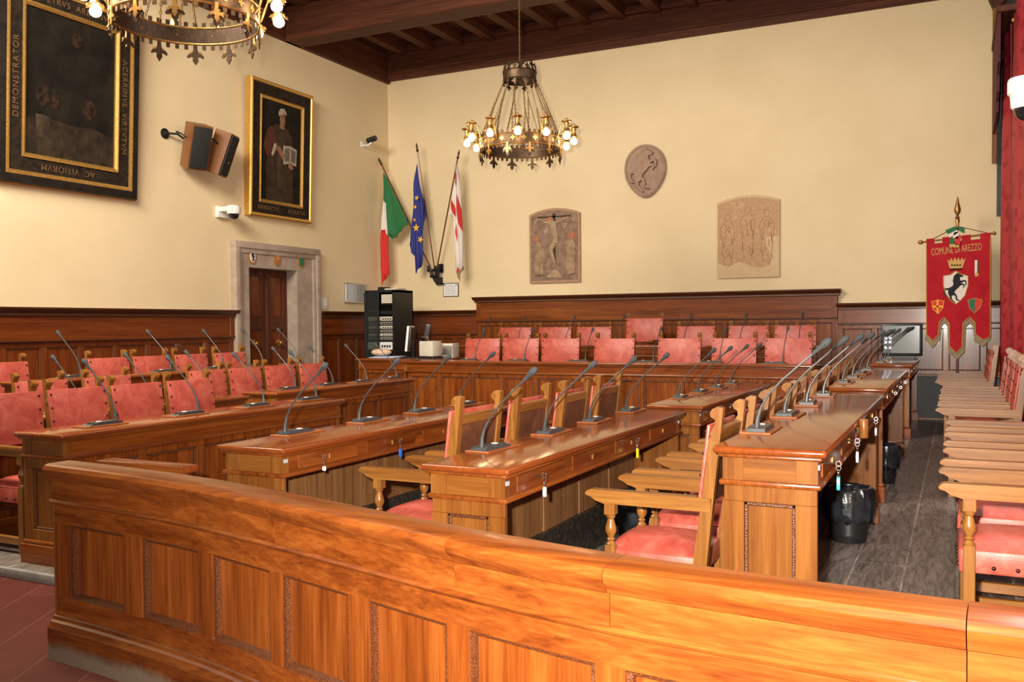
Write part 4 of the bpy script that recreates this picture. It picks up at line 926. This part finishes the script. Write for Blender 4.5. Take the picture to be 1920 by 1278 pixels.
t = thing('oval_stone_relief', 'egg-shaped brown stone shield carved with a rearing horse, high on the back wall', 'relief', (-4.595, BW-.022, 4.04), 0)
egg = []
for k in range(48):
    a = R(k*7.5); z = math.sin(a)*.43; w = .345*(1-.16*(1 if z < 0 else 0)*(z/.43)**2); egg.append((math.cos(a)*w*(1+.10*math.sin(a)), z))
mb = MB(); mb.prism(egg, 'y', -.05, 0); mb.build('shield', STONEP, t)
mb = MB(); mb.tube([(x*.93, -.05, z*.93) for x, z in egg], .018, 6, True); mb.build('raised_rim', STONEP, t)
mb = MB(); slab(mb, horse_pts(.80, -.01, -.0), -.045, -.105); mb.build('carved_horse', STONEP, t)
def arched(w, h, rise, n=12):
    return [(-w/2, -h/2), (w/2, -h/2), (w/2, h/2-rise)] + [(w/2-w*k/n, h/2-rise+rise*math.sin(math.pi*k/n)**.8) for k in range(1, n)] + [(-w/2, h/2-rise)]
t = thing('fresco_panel', 'arched painted panel of a crucified figure between two robed mourners', 'painting', (-6.21, BW-.022, 2.91), 0)
mb = MB(); mb.prism(arched(.94, 1.27, .10), 'y', -.035, 0); mb.build('border', FRESCOB, t)
mb = MB(); mb.prism(arched(.87, 1.19, .09), 'y', -.04, -.034); mb.build('painted_ground', FRESCO, t)
mb = MB(); mb.box(-.31, .31, -.046, -.04, .475, .50); mb.box(-.025, .025, -.046, -.04, -.32, .54); mb.build('cross', PAINTG, t)
mb = MB(); mb.M = T(0, -.012, 0) @ Matrix.Diagonal((1, .6, 1, 1))
mb.tube([(-.30, -.05, .475), (-.17, -.054, .40), (-.06, -.056, .385)], [.012, .018, .026], 8); mb.tube([(.27, -.05, .475), (.13, -.054, .42), (.02, -.056, .385)], [.012, .018, .026], 8)
mb.tube([(-.03, -.056, .42), (-.02, -.06, .36), (.0, -.06, .25), (.03, -.06, .14), (.01, -.06, .04)], [.03, .065, .058, .05, .06], 10)
mb.tube([(.0, -.06, .04), (-.06, -.064, -.06), (-.05, -.06, -.12), (.0, -.056, -.28), (.01, -.056, -.34)], [.05, .045, .036, .026, .014], 8)
mb.ball((-.075, -.062, .40), .042, 10, 8, (.8, .8, 1.15)); mb.build('figure_on_cross', FLESH, t)
for a, b, c in ((-.075, .42, .068), (-.33, .12, .055), (.32, .15, .065)):
    mb = MB(); mb.prism(ell(a, b, c, c, 16), 'y', -.05, -.040); mb.build('halo', HALO, t)
LOW = T(0, -.016, 0) @ Matrix.Diagonal((1, .42, 1, 1))
mb = MB(); mb.M = LOW; mb.tube([(-.31, -.056, .07), (-.29, -.06, -.02), (-.28, -.062, -.15), (-.29, -.06, -.36), (-.28, -.058, -.50)], [.035, .075, .085, .10, .085], 10); mb.ball((-.32, -.06, .12), .04, 10, 8, (.8, .8, 1.2)); mb.tube([(-.24, -.07, -.02), (-.19, -.075, -.14), (-.17, -.06, -.28)], [.03, .03, .045], 8)
mb.build('robed_figure', ROBE, t)
mb = MB(); mb.M = LOW; mb.tube([(.30, -.056, .09), (.31, -.06, .0), (.30, -.062, -.14), (.28, -.06, -.34), (.32, -.058, -.50)], [.04, .085, .11, .10, .085], 10); mb.ball((.30, -.06, .14), .043, 10, 8, (.8, .8, 1.2)); mb.tube([(.24, -.07, .06), (.22, -.075, -.06), (.33, -.085, -.08)], [.03, .03, .025], 8)
mb.build('robed_figure', ROBE, t)
mb = MB(); slab(mb, [(-.16, -.55), (-.08, -.48), (.0, -.40), (.06, -.42), (.12, -.50), (.16, -.56)], -.04, -.062); mb.build('rock', FLESH, t)
for cx, cz in ((-.34, .42), (.36, .43), (-.15, .25), (.20, .32)):
    mb = MB(); mb.prism([(cx-.05, cz+.02), (cx-.01, cz+.01), (cx+.02, cz+.05), (cx+.05, cz+.03), (cx+.02, cz-.01), (cx+.01, cz-.05), (cx-.02, cz-.03)], 'y', -.05, -.040); mb.build('small_angel', FLESH, t)
t = thing('sinopia_panel', 'pale arched panel with faint sepia drawing of standing figures, right of the stone shield', 'drawing', (-2.945, BW-.022, 2.90), 0)
mb = MB(); mb.prism(arched(.95, 1.27, .09), 'y', -.035, 0); mb.build('support', SINOBARE, t)
flat(t, 'drawn_plaster', SINOPIA, [(-.465, -.40), (-.30, -.46), (-.15, -.39), (-.05, -.41), (.06, -.47), (.20, -.49), (.33, -.46), (.36, -.36), (.31, -.22), (.27, -.15), (.27, -.02), (.46, -.02), (.465, .52), (.30, .565), (.1, .60), (-.1, .60), (-.30, .565), (-.465, .51)], -.034, .005)
mb = MB(); rr = random.Random(3)
for cx, top in ((-.31, .30), (.0, .40), (.29, .34)):
    mb.tube([(cx+.045*math.cos(R(a)), -.041, top+.055*math.sin(R(a))) for a in range(0, 360, 30)], .0028, 5, True)
    for s in (-1, 1):
        mb.tube([(cx+s*.05, -.041, top-.06), (cx+s*.11, -.041, top-.16), (cx+s*.10, -.041, top-.34), (cx+s*.06, -.041, top-.42)], .0026, 5)
        mb.tube([(cx+s*.07, -.041, top-.30), (cx+s*.085, -.041, top-.5), (cx+s*.05, -.041, max(-.44, top-.76))], .0026, 5)
    for k in range(9):
        x = cx+rr.uniform(-.09, .09); z = top-rr.uniform(.1, .6); mb.tube([(x, -.041, z), (x+rr.uniform(-.03, .03), -.041, z-.05), (x+rr.uniform(-.03, .03), -.041, z-.11)], .0038, 5)
mb.build('sepia_lines', SINKED, t)

# ------------------------------------------------------------------ banner on its pole beside the curtain
BX0, BX1, BY = -.405, .375, 13.75
def bpx(px, py): a = bx_(px, py, BY); return (a[0], a[1])
bc = bpx(1796, 560)
t = thing('banner', 'crimson city banner with rearing black horse shield hanging on a pole beside the red curtain', 'banner', (bc[0], BY, FE), 0)
def L2(px, py): a = bpx(px, py); return (a[0]-bc[0], a[1]-FE)
cl = [L2(*p) for p in ((1737, 458), (1857, 446), (1857, 630), (1843, 637), (1829, 626), (1828, 604), (1818, 594), (1806, 604), (1804, 650), (1792, 661), (1780, 648), (1780, 606), (1770, 594), (1761, 604), (1759, 628), (1748, 638), (1737, 626))]
fr_ = [L2(*p) for p in ((1737, 622), (1748, 634), (1759, 624), (1761, 600), (1770, 590), (1780, 602), (1780, 644), (1792, 657), (1804, 646), (1806, 600), (1818, 590), (1828, 600), (1829, 622), (1843, 633), (1857, 626), (1857, 636), (1843, 650), (1827, 640), (1824, 612), (1818, 606), (1811, 612), (1808, 660), (1794, 674), (1778, 662), (1776, 612), (1770, 605), (1765, 612), (1762, 638), (1748, 652), (1734, 636))]
flat(t, 'velvet_cloth', BANNER, cl, 0, .008); flat(t, 'gold_fringe', FRINGE, fr_, .012, .008)
mb = MB(); mb.tube([(x, -.008, z) for x, z in cl], .006, 6, True); mb.build('braid', GOLDT, t)
for a, b in ((1737, 1752), (1767, 1788), (1803, 1820), (1838, 1857)):
    za = lambda q: 458-(q-1737)*.1
    flat(t, 'hanging_loop', BANNER, [L2(a, za(a)), L2(b, za(b)), L2(b, za(b)-10), L2(a, za(a)-10)], .012, .03)
e0, e1 = L2(1726, 454), L2(1864, 437)
mb = MB(); mb.tube([(e0[0], 0, e0[1]), (e1[0], 0, e1[1])], .013, 10); mb.build('crossbar', BRASS, t)
mb = MB(); mb.ball((e0[0]+.0, 0, e0[1]), .028, 12, 8, (1.3, 1, 1)); mb.ball((e1[0], 0, e1[1]), .024, 12, 8); mb.build('crossbar_knob', BRASS, t)
pb, pt_ = L2(1800, 690), L2(1795, 420)
mb = MB(); mb.tube([(pt_[0]+.01, .03, 0), (pt_[0]+.005, .03, 1.4), (pt_[0], .03, pt_[1])], .016, 10); mb.lathe([(.001, 0), (.19, 0), (.19, .02), (.05, .045), (.02, .08), (.001, .08)], 20, (pt_[0]+.01, .03, 0)); mb.build('pole', CHROME, t)
f0 = L2(1795, 410)
mb = MB(); mb.lathe([(.012, -.12), (.030, -.02), (.022, .0), (.032, .02), (.012, .035), (.020, .06), (.042, .10), (.040, .14), (.024, .20), (.004, .30)], 14, (f0[0], 0, f0[1])); mb.build('spear_finial', BRASS, t)
mb = MB(); a = L2(1796, 424); mb.tube([(e0[0]+.08, -.01, e0[1]), (a[0], -.01, a[1])], .005, 6); mb.tube([(a[0], -.01, a[1]), (e1[0]-.06, -.01, e1[1])], .005, 6); mb.build('cord', BRASS, t)
for nm, m, P in (('ribbon_green', GREEN, [(1772, 432), (1792, 424), (1795, 432), (1778, 440)]), ('ribbon_white', FWHITE, [(1777, 440), (1795, 431), (1797, 436), (1781, 446)]), ('ribbon_green', GREEN, [(1797, 424), (1809, 427), (1808, 438), (1797, 432)]), ('ribbon_white', FWHITE, [(1789, 436), (1799, 434), (1796, 448), (1786, 446)]), ('ribbon_green', GREEN, [(1782, 446), (1790, 444), (1789, 460), (1781, 458)]), ('ribbon_red', FRED, [(1790, 446), (1801, 440), (1800, 458), (1792, 460)]), ('ribbon_fringe', GOLDT, [(1780, 458), (1798, 458), (1798, 464), (1780, 464)])):
    flat(t, nm, m, [L2(*p) for p in P], -.03 if 'green' in nm else -.036, .008)
c1 = L2(1793, 468); sl = math.atan2(-(L2(1850, 462)[1]-L2(1745, 474)[1]), L2(1850, 462)[0]-L2(1745, 474)[0])
text('COMUNE DI AREZZO', .135, GOLDT, 'lettering', t, T(c1[0], -.012, c1[1]) @ Matrix.Rotation(sl, 4, 'Y') @ Matrix.Diagonal((.47, 1, 1, 1)), .002, 1.0)
cr = [L2(*p) for p in ((1781, 504), (1776, 486), (1781, 490), (1783, 483), (1787, 490), (1790, 482), (1794, 489), (1797, 482), (1800, 489), (1804, 482), (1806, 488), (1811, 484), (1804, 503))]
flat(t, 'crown', GOLDT, cr, -.009, .006)
mb = MB(); a, b = L2(1781, 505), L2(1804, 504); mb.tube([(a[0], -.016, a[1]), (b[0], -.016, b[1])], .012, 8)
for px in (1785, 1790, 1795, 1800): q = L2(px, 497); mb.ball((q[0], -.016, q[1]), .012, 8, 6)
mb.build('crown_band', BRONZE, t)
sh = [L2(*p) for p in ((1769, 517), (1782, 515), (1792, 508), (1802, 514), (1815, 517), (1815, 535), (1809, 554), (1800, 564), (1792, 570), (1782, 562), (1773, 550), (1769, 535))]
mb = MB(); mb.tube([(x, -.012, z) for x, z in sh], .007, 6, True); mb.build('shield_border', GOLDT, t)
flat(t, 'horse_shield', FWHITE, sh, -.009, .004)
hc = L2(1792, 540); flat(t, 'black_horse', HORSE, horse_pts(.46, hc[0], hc[1]), -.013, .003)
s1 = [L2(*p) for p in ((1747, 565), (1759, 562), (1770, 564), (1768, 577), (1759, 588), (1750, 580))]
flat(t, 'cross_shield', CRED, s1, -.009, .004)
mb = MB(); a, b, c, d = L2(1758, 563), L2(1759, 587), L2(1748, 575), L2(1769, 573); mb.box(a[0]-.011, a[0]+.011, -.017, -.012, b[1], a[1]); mb.box(c[0], d[0], -.017, -.012, c[1]-.008, c[1]+.014); mb.tube([(x, -.012, z) for x, z in s1], .006, 6, True); mb.build('yellow_cross', CYEL, t)
s2 = [L2(*p) for p in ((1815, 562), (1828, 559), (1842, 562), (1838, 576), (1827, 587), (1818, 577))]
flat(t, 'halved_shield', CRED, s2, -.009, .004); flat(t, 'green_half', CGREEN, [L2(*p) for p in ((1815, 562), (1828, 559), (1827, 587), (1818, 577))], -.013, .003)
mb = MB(); mb.tube([(x, -.012, z) for x, z in s2], .006, 6, True); mb.build('shield_border', GOLDT, t)
q = L2(1831, 500)
flat(t, 'medal_ribbon', FWHITE, [(q[0]-.022, q[1]-.09), (q[0]+.022, q[1]-.09), (q[0]+.022, q[1]+.09), (q[0]-.022, q[1]+.09)], -.009, .006); flat(t, 'medal_ribbon_edge', GREEN, [(q[0]+.008, q[1]-.09), (q[0]+.022, q[1]-.09), (q[0]+.022, q[1]+.09), (q[0]+.008, q[1]+.09)], -.016, .003)
mb = MB(); mb.prism(ell(q[0], q[1]-.105, .026, .026, 14), 'y', -.02, -.008); mb.build('medal', GOLDT, t)

# ------------------------------------------------------------------ curtains along the right wall
def curtain(label, y0, y1, x, z0, z1, amp, per):
    t = thing('curtain', label, 'curtain', (x, y0, 0), 0, 'red damask curtains')
    mb = MB(); n = int((y1-y0)/.02); vs = []
    for k in range(n+1):
        y = (y1-y0)*k/n; dx = amp*math.sin(2*math.pi*y/per)+amp*.35*math.sin(2*math.pi*y/per*2.3+1)
        for z in (z0, z0+(z1-z0)*.33, z0+(z1-z0)*.66, z1): vs.append((dx*(1 if z < z1 else .7), y+.02*math.sin(z*1.3+k*.05), z))
    mb.vf(vs, [(k*4+j, k*4+j+1, (k+1)*4+j+1, (k+1)*4+j) for k in range(n) for j in range(3)])
    o = mb.build('drape', DAMASK, t, 80); md = o.modifiers.new('thickness', 'SOLIDIFY'); md.thickness = .008
    mb = MB(); mb.tube([(.03, -.05, z1+.03), (.03, y1-y0+.05, z1+.03)], .02, 10); mb.build('curtain_rod', BRASS, t)
    return t
curtain('straight red damask curtain next to the banner, at the back end of the right wall', 12.5, 14.15, .535, FE+.02, 5.1, .045, .62)
curtain('red damask curtain along the right wall behind the far aisle chairs', 9.2, 12.2, .585, FE+.02, 5.1, .045, .50)
curtain('red damask curtain along the right wall behind the near aisle chairs', 5.6, 8.6, .70, FE+.02, 5.1, .04, .48)
t = thing('pelmet', 'dark stepped fabric pelmet above the red curtain by the banner', 'pelmet', (.50, 12.4, 4.1), 0)
mb = MB(); mb.prism([(0, 1.15), (0, .55), (.25, .45), (.25, .25), (.5, .18), (.5, .05), (.8, .0), (1.72, .0), (1.72, 1.15)], 'x', -.10, -.07); mb.build('valance', PELMET, t)
mb = MB(); mb.box(-.12, .30, -.05, 1.74, 1.12, 1.2, .01, 1); mb.build('pelmet_board', BEAMW['y'], t)
# carved wooden strip and raked brace at the far right corner
mb = MB(); mb.box(.395, .455, 14.12, 14.30, 3.72, 5.86, .006, 1); struct('trim_5', mb, OAK['z'])
mb = MB(); mb.prism([(.40, 5.80), (.46, 5.80), (.40, 6.02), (.20, 6.50), (.14, 6.50)], 'y', 14.10, 14.28); mb.prism([(.46, 5.80), (.80, 6.18), (.80, 6.25), (.44, 5.90)], 'y', 14.10, 14.28); mb.box(.14, .80, 14.08, 14.30, 6.46, 6.54); struct('trim_6', mb, BEAMW['z'])
mb = MB(); mb.box(.46, RW, 14.28, 14.33, 3.0, 6.46); struct('trim_7', mb, SLATE)
t = thing('dome_camera', 'white dome security camera hanging near the red curtain at the right edge', 'security camera', (.31, 5.45, 2.72), 0, 'dome cameras')
mb = MB(); mb.lathe([(.001, .10), (.085, .095), (.09, .08), (.09, .02), (.078, .01), (.074, -.05), (.066, -.06), (.001, -.06)], 24); mb.build('housing', WHITEP, t)
mb = MB(); mb.M = T(0, 0, -.06); mb.lathe([(.060, 0), (.058, -.015), (.045, -.045), (.02, -.06), (.001, -.063)], 24); mb.build('dome', LENS, t)
mb = MB(); mb.tube([(0, 0, .09), (.05, 0, .14), (.3, 0, .15), (RW-.31, 0, .15)], .022, 10); mb.build('wall_arm', WHITEP, t)

# ------------------------------------------------------------------ equipment in the corner and on the desks
t = thing('equipment_rack', 'tall black equipment rack with glass door standing in the back left corner', 'equipment rack', (-8.83, 12.9, FP), 0)
RWD, RH, RD = .58, 2.11, .60
mb = MB(); h = RWD/2
mb.box(-h, -h+.03, 0, RD, 0, RH); mb.box(h-.03, h, 0, RD, 0, RH); mb.box(-h, h, 0, RD, RH-.04, RH); mb.box(-h, h, 0, RD, 0, .10); mb.box(-h, h, RD-.02, RD, 0, RH)
for zz in (.35, 1.06, 1.24, 1.86): mb.box(-h+.03, h-.03, .04, RD, zz, zz+.015)
mb.build('cabinet', RACKB, t)
for y in (.14, .40):
    mb = MB()
    for k in range(26): mb.box(h-.001, h+.003, y, y+.10, .45+k*.055, .465+k*.055)
    mb.build('vent_louvres', BLACKP, t)
mb = MB(); mb.M = T(-h, -.005, 0, rz=R(-2)); mb.box(0, .30, -.02, 0, .06, RH-.04, .004, 1); dd = mb.build('glass_door', SMOKE, t)
mb = MB(); mb.M = T(-h, -.005, 0, rz=R(-2)); mb.box(.27, .30, -.026, .0, .06, RH-.04, .004, 1); mb.box(0, .03, -.026, 0, .06, RH-.04, .004, 1); mb.build('door_frame', RACKB, dd)
for zz, hh, m, nm in ((.60, .05, BLACKP, 'power_strip'), (1.10, .13, WHITEP, 'patch_panel'), (1.265, .05, EQUIP, 'player'), (1.33, .045, EQUIPL, 'mixer'), (1.39, .05, EQUIP, 'recorder'), (1.455, .05, EQUIPL, 'receiver'), (1.52, .055, EQUIP, 'tuner'), (1.59, .07, EQUIPL, 'amplifier'), (1.70, .06, BLACKP, 'matrix_unit'), (1.885, .15, EQUIPL, 'paper_bundle')):
    mb = MB(); x0 = -h+.04 if nm != 'paper_bundle' else .02; mb.box(x0, h-.04, .03 if nm != 'patch_panel' else .0, .42, zz, zz+hh, .004, 1); q = mb.build(nm, m, t)
    if m in (EQUIP, EQUIPL, WHITEP) and nm != 'paper_bundle':
        mb = MB(); y = .03 if nm != 'patch_panel' else 0
        for k in range(4): mb.box(.04+k*.05, .07+k*.05, y-.006, y, zz+hh*.3, zz+hh*.6)
        mb.build('control', BLACKP, q)
t = thing('rack_top_box', 'flat pale box with a dark unit lying on top of the black rack', 'box', (-8.70, 13.1, FP+RH), 0)
mb = MB(); mb.box(-.10, .20, -.12, .14, 0, .03, .003, 1); mb.box(.06, .19, -.16, -.10, .0, .022); mb.build('pale_box', EQUIPL, t)
mb = MB(); mb.box(-.20, -.07, -.14, .06, 0, .055, .004, 1); mb.build('dark_unit', BLACKP, t)
CDZ = FP+1.01
t = thing('flat_monitor', 'slim flat monitor seen edge-on at the right end of the corner desk', 'monitor', (-7.41, 11.62, CDZ), R(-68))
mb = MB(); mb.M = T(0, 0, .30, rx=R(-6)); mb.box(-.22, .22, -.02, .015, -.19, .19, .006, 1); s_ = mb.build('screen_housing', WHITEP, t)
mb = MB(); mb.M = T(0, 0, .30, rx=R(-6)); mb.box(-.20, .20, .015, .05, -.17, .17, .012, 2); mb.build('rear_shell', BLACKP, s_)
mb = MB(); mb.box(-.12, .12, -.08, .10, 0, .015, .004, 1); mb.tube([(0, .05, .01), (0, .04, .28)], .018, 8); mb.build('stand', BLACKP, t)
t = thing('beige_computer', 'pale beige box computer with a glossy screen top on the corner desk', 'computer', (-7.10, 11.68, CDZ), R(-10)); t.scale = (.8, .6, 1.1)
mb = MB(); mb.box(-.17, .17, -.15, .2, .03, .24, .02, 2); mb.box(-.12, .12, .1, .34, .06, .2, .03, 2); mb.build('casing', EQUIPL, t)
mb = MB(); mb.box(-.18, .20, -.19, .20, 0, .03, .006, 1); mb.build('base', BLACKP, t)
mb = MB(); mb.M = T(-.02, -.13, .25, rx=R(25)); mb.box(-.09, .08, -.012, .012, -.03, .05, .004, 1); mb.build('glossy_top', CHROME, t)
t = thing('desk_phone_handset', 'dark ribbed upright receiver standing above the corner desk equipment', 'receiver', (-7.17, 11.67, CDZ+.275), R(20))
mb = MB(); mb.M = T(0, 0, .0, ry=R(14)); mb.box(-.035, .035, -.03, .03, .0, .24, .008, 2); mb.build('body', PLASTIC, t)
mb = MB(); mb.M = T(0, 0, 0, ry=R(14))
for k in range(4): mb.box(-.03+k*.017, -.02+k*.017, -.034, -.028, .02, .22)
mb.build('ribs', BLACKP, t)
t = thing('beige_printer', 'flat beige printer at the right end behind the corner desk', 'printer', (-7.10, 12.12, CDZ), R(4)); t.scale = (.8, 1, 1.15)
mb = MB(); mb.box(-.28, .24, -.12, .12, 0, .19, .012, 2); mb.build('body', EQUIPL, t)
mb = MB(); mb.box(-.05, .23, -.127, -.118, .04, .16, .004, 1); mb.build('front_flap', EQUIP, t)
t = thing('papers', 'loose blue-white papers under a pale cloth on the corner desk', 'papers', (-7.98, 11.70, CDZ+.004), R(8))
mb = MB()
for k in range(5): mb.M = T(.02*k, .01*k, .005*k, rz=R(4*k-8)); mb.box(-.17, .28, -.12, .12, 0, .004)
mb.build('sheets', mat_base('bluish_paper', (.42, .47, .62), .7), t)
mb = MB(); mb.ball((0, 0, .085), .16, 18, 10, (1.05, .7, .36)); mb.build('pale_bundle', noisy('peach_cloth', (.62, .40, .28), (.72, .56, .42), 9, .8, 0, .5, 14), t)
t = thing('display_screen', 'dark-framed grey screen with small white lights on the last aisle desk', 'screen', (-.70, 14.05, FE+.894), R(0))
mb = MB(); mb.box(-.30, .24, -.05, .04, .03, .49, .015, 2); mb.build('bezel', BLACKP, t)
mb = MB(); mb.box(-.265, .205, -.056, -.048, .07, .455); mb.build('screen_face', SCREEN, t)
mb = MB()
for x in (-.25, -.19):
    for z in (.13, .21, .27): mb.box(x, x+.03, -.0600, -.055, z, z+.03)
mb.build('indicator_lights', WHITELED, t)
mb = MB(); mb.box(-.2, .15, -.08, .06, 0, .03); mb.build('foot', BLACKP, t)
t = thing('wall_card', 'small white card pinned to the wainscot left of the banner', 'card', (-.28, BW-.075, 1.30), 0)
mb = MB(); mb.box(-.035, .035, -.012, .03, -.06, .06); mb.build('card', PAPER, t)
SC.unit_settings.system = 'METRIC'
